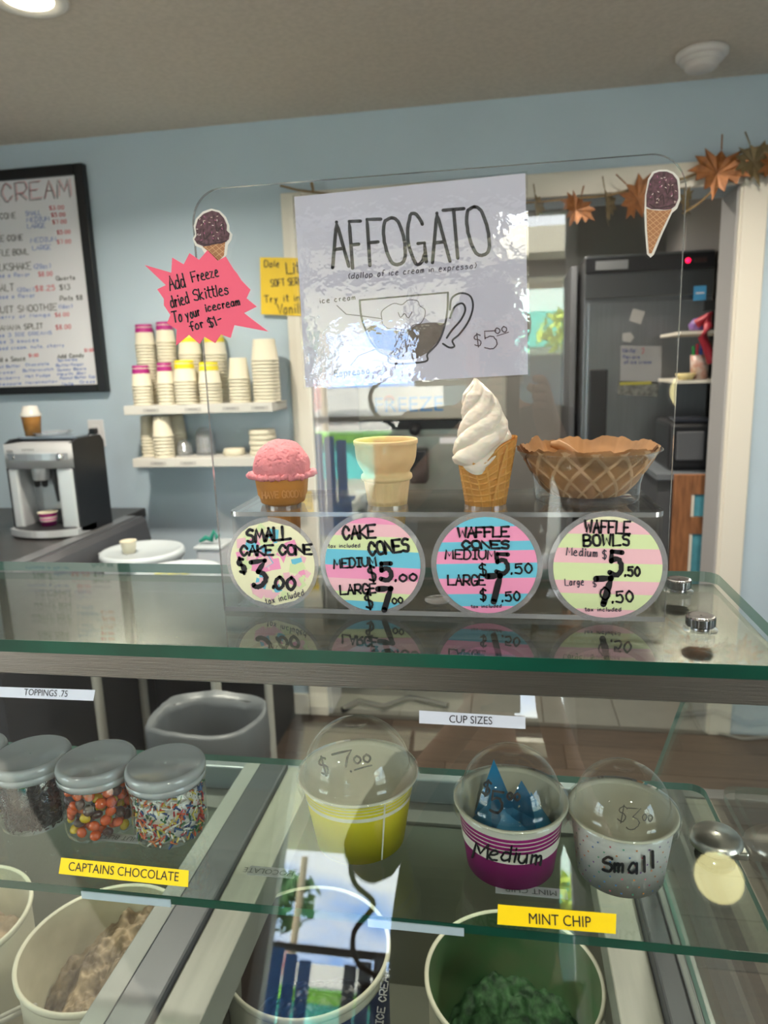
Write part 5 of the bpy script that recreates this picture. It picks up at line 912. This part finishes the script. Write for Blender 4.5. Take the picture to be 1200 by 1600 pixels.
# 4 waffle bowl in a clear plastic bowl
c4 = (.0905, .788, TRZ); PB = glass('thin_plastic_bowl', (.96, .965, .965), .08)
t = thing('clear_plastic_bowl', c4, 'clear plastic bowl holding the waffle bowl at the tray right end', 'bowl')
MB().lathe([(.001, .0025), (.048, .0025), (.050, .0003), (.0545, .0003), (.0555, .003), (.0560, .018), (.0600, .032), (.0690, .046), (.0755, .0535), (.0772, .0540), (.0772, .0548), (.0750, .0548), (.0590, .0325)], c4, 84).build('bowl_wall', PB, t)
t = thing('waffle_bowl', (c4[0], c4[1], TRZ+.004), 'brown waffle bowl with a ragged rim inside the clear bowl', 'waffle bowl')
pr = lerp_prof([(.001, .0045), (.030, .0048), (.040, .0065), (.0500, .0165), (.0610, .033), (.0700, .0480), (.0742, .0570)], 120)
def wbw(p, a, t_):
    k = max(0, t_-.55)/.45; rag = k*k*(.005*noise.noise(Vector((math.cos(a)*4, math.sin(a)*4, 1)))+.0018*noise.noise(Vector((math.cos(a)*14, math.sin(a)*14, 5))))+k*k*(.004*math.exp(-((a-2.35)/.10)**2)); s_ = 1+.03*k*noise.noise(Vector((math.cos(a)*2, math.sin(a)*2, 8))); return Vector((p.x*s_, p.y*s_*.985, p.z+rag))
g4 = lambda a, t_: 1. if (abs(((a*8/3.1416+t_*3.1) % 1)-.5) > .41 or abs(((a*8/3.1416-t_*3.1) % 1)-.5) > .41) and t_ > .22 else 0.
b = MB(); patterned(b, pr, c4, 300, g4, .0009, warp=wbw); patterned(b, [(max(r_-.0028, .0005), z+.002) for r_, z in pr[::-3]], c4, 300, lambda a, t_: 0., 0, warp=lambda p, a, t_: wbw(p, a, 1-t_)); o = b.build('bowl_shell', [BWA, BWR], t)
MB().tube([(c4[0]-.035+.008*k, c4[1]+.052-.001*k*k*.3, TRZ+.050+.0045*math.sin(k*.8+1)-.004*k*.3) for k in range(5)], .005, 8, radii=[.003, .006, .005, .004, .002]).build('rim_flap', BWA, t)

# ---- round price signs stuck on the panel
SGN = on_plane((0, PYF-.0016, 0), (0, -1, 0), .0002); PKs, LPs, GRs, BLs, CRs = (mat('paper_'+n, c, .6) for n, c in (('pink', 'f09ac0'), ('pale_pink', 'f0c0c8'), ('pale_green', 'd8e8b0'), ('sky_blue', '6cc4dc'), ('pale_cream', 'ecebc4')))
def disc_sign(cx_, cz_, ro, ri, lab, bandsl, tilt=0, confetti=False):
    c = (cx_, PYF, cz_); t = thing('price_sign', c, lab, 'sign')
    b = MB(); n = 72; ou = [(cx_+ro*math.cos(2*math.pi*i/n), cz_+ro*math.sin(2*math.pi*i/n)) for i in range(n)]; b.prism(ou, PYF-.0009, PYF-.0002); b.build('laminate', glass('laminate_edge', (.82, .83, .84), .07, haze=.22), t)
    ms = [PKs, LPs, GRs, BLs, CRs]; y = PYF-.0012
    def band(z0, z1, m, dy=0):
        N = 16; z0, z1 = max(-1, z0), min(1, z1); up = [(math.sqrt(max(0, 1-(z0+(z1-z0)*k/N)**2)), z0+(z1-z0)*k/N) for k in range(N+1)]; poly = [(x, z) for x, z in up]+[(-x, z) for x, z in up[::-1]]
        ct, sn = math.cos(tilt), math.sin(tilt); mb = MB(); mb.add([(cx_+ri*(x*ct-z*sn), y-dy, cz_+ri*(x*sn+z*ct)) for x, z in poly], [list(range(len(poly)))]); return mb
    if confetti:
        band(-1, 1, CRs).build('paper_disc', CRs, t); R = random.Random(2); bb_ = {0: MB(), 1: MB(), 2: MB(), 3: MB()}
        for k in range(64):
            a, q = R.uniform(0, 6.28), math.sqrt(R.random())*.86; s_ = R.uniform(.10, .19); ro_ = R.uniform(0, 1.5); m = R.choice((0, 1, 1, 2, 3)); vs = []
            for d in (0, 1, 2, 3)[:R.choice((3, 4, 4, 4))]: u = ro_+d*1.571; X, Z = q*math.cos(a)+s_*math.cos(u), q*math.sin(a)+s_*math.sin(u); L = max(1, math.hypot(X, Z)/.99); vs.append((cx_+ri*X/L, y-.00003-.000004*k, cz_+ri*Z/L))
            bb_[m].add(vs, [list(range(len(vs)))])
        for m in bb_: bb_[m].build('confetti_paper', ms[m], t)
    else:
        e = 1
        for f0, m in bandsl: z1_ = e; z0_ = 1-2*f0; band(z0_, z1_, m).build('paper_band', ms[m], t); e = z0_
    return t
def ink(t, items, m=INK, nm='marker_lettering'):
    b = MB()
    for it in items: write(b, *it[:7], SGN, **(it[7] if len(it) > 7 else {}))
    b.build(nm, m, t)
kw = lambda **k: k
t = disc_sign(-.2440, 1.3465, .0512, .0470, 'round confetti price sign for small cake cones, leftmost', [], confetti=True)
ink(t, [('SMALL', 386, 848, 454, 842, 20, 4.6, kw(gap=.18)), ('CAKE CONE', 376, 868, 487, 866, 15, 4.2, kw(gap=.15)), ('$', 375, 896, 386, 893, 22, 4.5), ('3', 396, 918, 419, 916, 40, 7.5), ('.', 425, 918, 432, 918, 22, 5), ('00', 429, 920, 461, 922, 19, 5.2)])
ink(t, [('tax included', 416, 945, 476, 930, 10, 1.3)], nm='small_print', m=mat('pen_grey', '4c4654', .5))
t = disc_sign(-.1345, 1.3470, .0560, .0508, 'round striped price sign for cake cones, second from left', [(.07, 0), (.20, 1), (.35, 2), (.52, 3), (.66, 0), (.80, 1), (.90, 2), (1.0, 3)], -.035)
ink(t, [('CAKE', 536, 843, 587, 840, 20, 4.0, kw(gap=.18)), ('CONES', 577, 868, 640, 861, 20, 4.4, kw(gap=.16)), ('MEDIUM', 522, 888, 588, 884, 14, 3.2), ('$', 577, 908, 589, 906, 22, 3.6), ('5', 595, 907, 614, 906, 26, 7.5), ('.', 616, 908, 622, 908, 18, 3.5), ('00', 624, 909, 652, 907, 11, 3.4), ('LARGE', 532, 929, 587, 926, 14, 3.4), ('$', 572, 951, 584, 949, 22, 3.4), ('7', 591, 953, 610, 953, 33, 9.5), ('00', 613, 944, 630, 942, 9, 2.6)])
ink(t, [('tax included', 513, 856, 563, 855, 6, 1.1)], nm='small_print', m=mat('pen_grey', '4c4654', .5))
t = disc_sign(-.0160, 1.3475, .0565, .0510, 'round blue and pink striped price sign for waffle cones', [(.10, 3), (.25, 0), (.345, 3), (.475, 0), (.63, 3), (.795, 0), (.925, 3), (1, 0)], .03)
ink(t, [('WAFFLE', 716, 840, 795, 838, 15, 3.9, kw(gap=.15)), ('CONES', 722, 857, 796, 857, 12, 3.9, kw(gap=.15)), ('MEDIUM', 696, 873, 774, 874, 14, 2.8), ('$', 749, 899, 761, 898, 17, 2.6), ('5', 775, 896, 796, 896, 30, 7), ('.50', 798, 897, 832, 895, 15, 3), ('LARGE', 700, 914, 758, 914, 15, 3.2), ('$', 750, 938, 760, 938, 17, 2.8), ('7', 762, 940, 781, 940, 40, 10), ('.50', 784, 940, 813, 938, 14, 3)])
ink(t, [('tax included', 736, 950, 784, 949, 5, 1.2)], nm='small_print', m=mat('pen_grey', '4c4654', .5))
t = disc_sign(.1030, 1.3470, .0575, .0523, 'round pink and green striped price sign for waffle bowls, rightmost', [(.055, 4), (.17, 1), (.31, 2), (.455, 1), (.63, 2), (.76, 1), (.915, 2), (1, 1)], -.01)
ink(t, [('WAFFLE', 914, 832, 984, 834, 19, 3.6), ('BOWLS', 912, 853, 984, 852, 17, 3.8), ('5', 952, 898, 973, 899, 36, 8), ('.50', 976, 900, 1000, 900, 14, 3.6), ('7', 932, 944, 954, 944, 40, 10), ('.50', 956, 942, 990, 940, 17, 3.2), ('0', 938, 938, 954, 937, 20, 3)])
ink(t, [('Medium', 885, 867, 934, 870, 12, 1.8), ('$', 941, 873, 948, 873, 13, 1.8), ('Large', 883, 915, 913, 914, 11, 1.6), ('tax included', 914, 955, 971, 955, 6, 1.3), ('$', 926, 917, 932, 917, 9, 1.4)], nm='small_print', m=mat('pen_grey', '4c4654', .5))

# ---- AFFOGATO sign
yS = PYF-.0002; q = [P(460, 308, y=yS), P(821, 271, y=yS), P(825, 585, y=yS), P(478, 605, y=yS)]; c = sum(q, Vector())/4
t = thing('affogato_sign', c, 'white laminated paper sign with a drawn coffee cup on the acrylic panel', 'sign')
def sheet(pts, y0, y1, grow=1.0):
    cc_ = sum(pts, Vector())/len(pts); p_ = [cc_+(v-cc_)*grow for v in pts]; n = len(p_); return MB().add([(v.x, y0, v.z) for v in p_]+[(v.x, y1, v.z) for v in p_], [list(range(n)), list(range(n, 2*n))[::-1]]+[(i, (i+1) % n, n+(i+1) % n, n+i) for i in range(n)])
sheet(q, PYF-.0012, PYF-.0004).build('paper_sheet', mat('lavender_white_paper', 'd4d4e2', .6), t)
SF = on_plane((0, PYF-.0012, 0), (0, -1, 0), .0003); b = MB()
for ch, x0_, x1_, yb0, yb1, hh in (('A', 520, 545, 418, 416, 70), ('F', 551, 569, 419, 418, 73), ('F', 578, 600, 415, 414, 72), ('O', 605, 636, 415, 412, 74), ('G', 641, 666, 411, 409, 74), ('A', 676, 703, 410, 408, 76), ('T', 699, 731, 404, 402, 76), ('O', 737, 768, 401, 397, 77)): write(b, ch, x0_, yb0, x1_, yb1, hh, 5.4, SF, jit=.012, slant=-.02)
b.build('marker_title', mat('title_ink', '333338', .5), t); b = MB(); SKI = mat('pen_grey', '4c4654', .5)
write(b, '(dollop of ice cream in expresso)', 544, 436, 744, 419, 9, 1.3, SF, slant=.15); write(b, 'ice cream', 500, 474, 556, 468, 8, 1.5, SF); write(b, 'Espresso', 523, 589, 578, 583, 10, 1.7, SF); write(b, '$', 741, 541, 753, 540, 18, 1.7, SF); write(b, '5', 757, 546, 780, 544, 28, 1.8, SF); write(b, '00', 774, 522, 793, 518, 9, 1.8, SF); stroke(b, [(776, 525), (795, 519)], 1.3, SF)
stroke(b, [(526, 477), (541, 491), (560, 493), (597, 498)], 1.3, SF); stroke(b, [(548, 571), (560, 556), (593, 543)], 1.4, SF)
cloud = catmull([(597, 500), (596, 488), (604, 480), (616, 474), (628, 476), (638, 469), (652, 470), (656, 478), (664, 484), (663, 496), (656, 506), (646, 508), (636, 516), (620, 514), (606, 513), (598, 506), (597, 500)], 4); stroke(b, cloud, 1.2, SF); stroke(b, catmull([(622, 488), (626, 496), (632, 490), (638, 497), (644, 487)], 4), 1.3, SF); b.build('pen_lettering', SKI, t)
b = MB(); stroke(b, [(562, 469), (700, 457)], 2.6, SF); stroke(b, catmull([(562, 469), (564, 492), (570, 512), (580, 534), (594, 550), (606, 556), (612, 568), (664, 565), (668, 553), (684, 536), (694, 512), (699, 485), (700, 457)], 5), 3, SF)
stroke(b, catmull([(703, 484), (706, 466), (720, 458), (735, 463), (739, 480), (732, 502), (718, 522), (707, 532), (710, 541), (702, 543), (692, 537)], 5), 3, SF); stroke(b, catmull([(703, 497), (710, 480), (722, 474), (727, 484), (720, 500), (706, 516), (698, 528)], 5), 3, SF); b.build('cup_outline', mat('title_ink', '333338', .5), t)
b = MB(); top = catmull([(573, 514), (584, 508), (600, 516), (616, 516), (632, 518), (650, 508), (672, 504), (696, 505)], 3); bot = [(691, 520), (683, 535), (668, 551), (650, 561), (626, 563), (608, 556), (594, 548), (581, 533)]; f2 = on_plane((0, PYF-.0012, 0), (0, -1, 0), .00015); b.add([f2(*p) for p in top+bot], [list(range(len(top)+len(bot)))]); b.build('coffee_fill', mat('marker_brown', '74685e', .6, 0, .15, 60), t)
sheet(q, PYF-.0020, PYF-.0018, 1.018).build('laminate_film', glass('laminate_film2', (.97, .97, .975), .055, bump=.15), t)

# ---- pink starburst and the two cone stickers
star = [(226, 414), (267.5, 426), (269, 402.5), (287, 413), (296, 395.5), (311, 406), (324, 391), (340, 407.5), (352.5, 401), (365, 421), (370, 427), (377, 438), (391, 452.5), (385, 466), (401, 479), (381, 489), (419, 518), (366, 508), (360, 528), (345, 522.5), (336, 536), (319, 526), (312, 537.5), (295, 523), (275, 540), (276, 515), (261, 505), (266, 492), (256, 477), (256, 467), (245.5, 452), (259, 445.5)]
yP = PYF-.0030; sp = [P(*p, y=yP) for p in star]; t = thing('starburst_sign', sum(sp, Vector())/len(sp), 'hot pink starburst paper sign with black handwriting on the panel edge', 'sign')
sheet(sp, yP, yP+.0008).build('starburst_paper', mat('hot_pink_paper', 'f0607c', .6), t); SP = on_plane((0, yP, 0), (0, -1, 0), .0003); b = MB()
for a in (('Add', 266, 454, 291, 448, 22), ('Freeze', 301, 441, 343, 431, 16), ('dried', 268, 481, 297, 473, 18), ('Skittles', 303, 470, 359, 459, 17), ('To', 271, 504, 286, 501, 17), ('your', 292, 499, 314, 492, 14), ('icecream', 322, 487, 376, 476, 12), ('for', 299, 517, 320, 510, 13), ('$1-', 327, 512, 349, 504, 14)): write(b, *a, 2.2, SP, jit=.03, gap=.16, seed=3)
b.build('marker_lettering', INK, t)
s1 = [(330, 326), (342.7, 329), (352.7, 339), (358, 353), (358, 360), (362.7, 366), (361, 375), (356, 382.7), (354, 398), (341, 413), (329, 408), (319, 395), (314.7, 388), (305, 384), (301, 373), (305, 366), (302.7, 353), (306, 342), (316.7, 330.7)]
s1i = [(331, 329), (342, 332), (350, 341), (354.5, 352), (354, 360), (359, 365), (357.5, 374), (352, 378), (345, 381), (336, 380), (328, 384), (318, 385), (308, 381), (303.5, 374), (307, 368), (305.5, 355), (309, 343), (318, 334)]; c1i = [(316, 385), (328, 384), (336, 380), (345, 381), (352, 378), (350, 399), (341, 408), (329, 396)]
s2 = [(1030, 265), (1042, 265), (1053, 269), (1061.5, 279), (1063, 300), (1063, 313), (1058, 326), (1050, 333), (1034, 368), (1021.7, 398), (1016.7, 402.5), (1011, 397), (1008, 360), (1007, 333), (1008, 305), (1013, 279), (1020, 268)]
s2i = [(1030, 268), (1042, 268), (1051, 272), (1058, 281), (1060, 298), (1060, 310), (1055, 322), (1048, 327), (1038, 328), (1028, 327), (1018, 327), (1010, 323), (1010, 305), (1015, 282), (1022, 271)]; c2i = [(1010, 326), (1018, 328), (1028, 329), (1038, 329), (1050, 327), (1033, 362), (1018, 396), (1014, 396), (1011, 360)]
BRN = mat('print_chocolate', '4a2f35', .5, 0, .35, 260, col2='6a4650'); TAN = mat('print_cone', 'a8734c', .5); TANL = mat('print_cone_line', 'd0a478', .5)
for k, (o_, si, ci, lab) in enumerate(((s1, s1i, c1i, 'chocolate cone sticker behind the pink starburst at upper left'), (s2, s2i, c2i, 'chocolate cone sticker on the upper right panel corner'))):
    yk = PYF-.0012; oo = [P(*p, y=yk) for p in o_]; t = thing('cone_sticker', sum(oo, Vector())/len(oo), lab, 'sticker'); sheet(oo, yk, yk+.0008).build('white_border', mat('sticker_white', 'dcd8d0', .5), t)
    Sk = on_plane((0, yk, 0), (0, -1, 0), .0002); Sk2 = on_plane((0, yk, 0), (0, -1, 0), .0004); MB().add([Sk(*p) for p in ci], [list(range(len(ci)))]).build('printed_cone', TAN, t); MB().add([Sk2(*p) for p in si], [list(range(len(si)))]).build('printed_scoop', BRN, t)
    b = MB(); Sk3 = on_plane((0, yk, 0), (0, -1, 0), .0003)
    from math import inf
    xs_ = [p[0] for p in ci]; ys_ = [p[1] for p in ci]
    def inside(x, y, po):
        r_ = False
        for i in range(len(po)):
            (xa, ya), (xb, yb) = po[i], po[i-1]
            if (ya > y) != (yb > y) and x < (xb-xa)*(y-ya)/(yb-ya)+xa: r_ = not r_
        return r_
    for dirn in (.95, -.75):
        for off in range(-60, 120, 9):
            run = []
            for s_ in range(0, 160):
                x = min(xs_)-10+s_*.5; y = min(ys_)+off+(x-min(xs_))*dirn*1.0
                if inside(x, y, ci): run.append((x, y))
            if len(run) > 5: stroke(b, [run[0], run[-1]], .9, Sk3)
    b.build('printed_waffle_lines', TANL, t)
    R = random.Random(k+1); bs_ = [MB(), MB(), MB()]; xs_ = [p[0] for p in si]; ys_ = [p[1] for p in si]; Sk4 = on_plane((0, yk, 0), (0, -1, 0), .0006)
    for q_ in range(26):
        x, y = R.uniform(min(xs_)+4, max(xs_)-5), min(ys_)+4+R.random()**1.5*(max(ys_)-min(ys_)-14); a = R.uniform(0, 3.14)
        if inside(x, y, si) and inside(x+3*math.cos(a), y+3*math.sin(a), si): stroke(bs_[q_ % 3], [(x, y), (x+3*math.cos(a), y+3*math.sin(a))], 1.1, Sk4)
    for bb2, cc2 in zip(bs_, ('d8c8c0', 'a85a80', 'c8b0a0')): bb2.build('printed_sprinkles', mat('sprinkle_'+cc2, cc2, .5), t)
    b = MB()
    for w1 in (((.25, .55), (.3, .8), (.5, .6), (.55, .85)), ((.6, .3), (.65, .6), (.8, .35), (.85, .65)), ((.1, .85), (.3, .95), (.6, .92), (.9, .85))):
        stroke(b, catmull([(min(xs_)+(max(xs_)-min(xs_))*u, min(ys_)+(max(ys_)-min(ys_))*v) for u, v in w1], 4), 2.0, on_plane((0, yk, 0), (0, -1, 0), .0005))
    b.build('printed_folds', mat('print_fold', '3a2428', .5), t)

# ================================================================ THE PHOTOGRAPHER (seen only as a reflection)
def skin(nm, nodes, edges, m, parent, sub=2, root=0):
    me = bpy.data.meshes.new(nm); o0 = wloc(parent); me.from_pydata([tuple(Vector(p)-o0) for p, _ in nodes], edges, []); me.materials.append(m); o = bpy.data.objects.new(nm, me); COL.objects.link(o); o.parent = parent
    md = o.modifiers.new('skin', 'SKIN'); md.use_smooth_shade = True
    for v, (_, rd_) in zip(me.skin_vertices[0].data, nodes): v.radius = (rd_, rd_) if isinstance(rd_, float) else rd_
    me.skin_vertices[0].data[root].use_root = True
    sb = o.modifiers.new('subdiv', 'SUBSURF'); sb.levels = sub; sb.render_levels = sub; return o
px_, py_ = -.03, -.42
pt = thing('person', (px_, py_, 0), 'person in dark shirt holding up a phone, mirrored in the acrylic panel', 'person')
SKN = mat('skin', 'b98a70', .5, sss=.1); SHI = mat('dark_shirt', '2c2c30', .8); TRO = mat('dark_trousers', '22252c', .8); HAI = mat('dark_hair', '241c18', .6)
V = lambda x, y, z: (px_+x, py_+y, z)
nodes = [(V(0, 0, 1.0), .10), (V(0, 0, 1.2), .11), (V(0, -.01, 1.38), .09), (V(0, 0, 1.47), .052), (V(0, .02, 1.56), .062), (V(0, .03, 1.64), .085), (V(0, .02, 1.70), .07)]
edges = [(0, 1), (1, 2), (2, 3), (3, 4), (4, 5), (5, 6)]
for sx in (-1, 1):
    k = len(nodes); nodes += [(V(sx*.17, -.01, 1.38), .055), (V(sx*.25, .08, 1.17), .042), (V(sx*.14+.02, .27, 1.33), .034), (V(sx*.055+.055, .385, 1.455), .026), (V(sx*.048+.055, .405, 1.485), .024)]
    edges += [(2, k), (k, k+1), (k+1, k+2), (k+2, k+3), (k+3, k+4)]
    for f_ in range(4):
        q = len(nodes); z = 1.465+.017*f_; ln = (.9, 1.05, 1.0, .8)[f_]; nodes += [(V(sx*.050+.058, .412, z), .0085), (V(sx*(.044)+.058, .412+.020*ln, z+.002), .008), (V(sx*.028+.058, .412+.026*ln, z+.003), .0072)]; edges += [(k+4, q), (q, q+1), (q+1, q+2)]
    q = len(nodes); nodes += [(V(sx*.050+.058, .392, 1.475), .010), (V(sx*.036+.058, .385, 1.495), .009), (V(sx*.020+.058, .385, 1.505), .008)]; edges += [(k+4, q), (q, q+1), (q+1, q+2)]
    h = len(nodes); nodes += [(V(sx*.09, 0, .92), .085), (V(sx*.10, .02, .50), .055), (V(sx*.10, -.01, .09), .038), (V(sx*.11, .12, .035), .03)]; edges += [(0, h), (h, h+1), (h+1, h+2), (h+2, h+3)]
skin('body', nodes, edges, SKN, pt)
sh = [(V(-.03, 0, .93), .17), (V(-.03, 0, 1.05), .19), (V(-.02, 0, 1.22), .18), (V(0, -.01, 1.37), .135), (V(0, 0, 1.44), .065)]; se = [(0, 1), (1, 2), (2, 3), (3, 4)]
for sx in (-1, 1): k = len(sh); sh += [(V(sx*.185, -.01, 1.375), .078), (V(sx*.25, .06, 1.20), .07), (V(sx*.19+.01, .18, 1.26), .055)]; se += [(3, k), (k, k+1), (k+1, k+2)]
skin('shirt', sh, se, SHI, pt)
tr = [(V(-.02, 0, .95), .15)]; te = []
for sx in (-1, 1): k = len(tr); tr += [(V(sx*.09, 0, .90), .098), (V(sx*.10, .02, .50), .07), (V(sx*.10, -.01, .12), .055)]; te += [(0, k), (k, k+1), (k+1, k+2)]
skin('trousers', tr, te, TRO, pt)
for sx in (-1, 1): skin('shoe', [(V(sx*.10, -.05, .042), .042), (V(sx*.105, .05, .04), .042), (V(sx*.112, .16, .034), .034)], [(0, 1), (1, 2)], BLACKP, pt)
hc = Vector(V(0, .03, 1.64))
MB().lathe([(.001, .105), (.05, .098), (.085, .07), (.100, .02), (.098, -.02), (.085, -.05)], (hc.x, hc.y-.022, hc.z), 32, fn=lambda p, a, t_: Vector((p.x*.86, p.y*(1.02 if p.y < 0 else .95), p.z+(.035 if p.y > .03 else 0)*t_))).build('hair', HAI, pt)
for sx in (-1, 1):
    MB().lathe([(.001, -.012), (.009, -.008), (.012, 0), (.009, .008), (.001, .012)], (hc.x+sx*.03, hc.y+.075, hc.z), 12).build('eye', mat('eye_white', 'd8d4cc', .3), pt)
    MB().lathe([(.001, -.03), (.012, -.02), (.016, .005), (.012, .028), (.001, .032)], (hc.x+sx*.084, hc.y-.005, hc.z-.005), 12).build('ear', SKN, pt)
MB().tube([(hc.x, hc.y+.080, hc.z+.005), (hc.x, hc.y+.098, hc.z-.03), (hc.x, hc.y+.085, hc.z-.038)], .01, 8, radii=[.006, .013, .008]).build('nose', SKN, pt)
MB().tube([(hc.x-.022, hc.y+.074, hc.z-.062), (hc.x, hc.y+.080, hc.z-.060), (hc.x+.022, hc.y+.074, hc.z-.062)], .005, 8).build('mouth', mat('lips', '9a5a52', .5), pt)
t = thing('mobile_phone', (.0, -.02, 1.49), 'black mobile phone held up by the mirrored person', 'phone'); MB().box(-.039, .033, -.030, -.022, 1.425, 1.572, bev=.003).build('phone_body', BLACKP, t)
MB().box(-.012, .028, -.0222, -.0205, 1.53, 1.567, bev=.0005).build('camera_bump', DARK, t); MB().box(-.036, .030, -.0306, -.0300, 1.43, 1.567).build('screen', mat('phone_screen', '202830', .1), t)
t = thing('round_wall_lamp', (.835, FY, 1.40), 'lit round wall lamp behind the viewer, mirrored at the lower right', 'lamp'); RX = Matrix.Rotation(-math.pi/2, 3, 'X')
MB().lathe([(.10, 0), (.10, .02), (.092, .025)], (.835, FY, 1.40), 40, xf=RX).build('lamp_base', WHITE, t); MB().lathe([(.092, .02), (.085, .035), (.05, .045), (.001, .048)], (.835, FY, 1.40), 40, xf=RX).build('lamp_diffuser', mat('warm_diffuser', 'fff2b0', .5, emit=5), t)

for o in bpy.data.objects:
    if o.type == 'MESH' and o.parent and any(k in o.name for k in ('handwriting', 'lettering', 'small_print', 'marker_price', 'printed_sprinkles', 'printed_waffle', 'confetti_paper', 'marker_title')): o['kind'] = 'stuff'
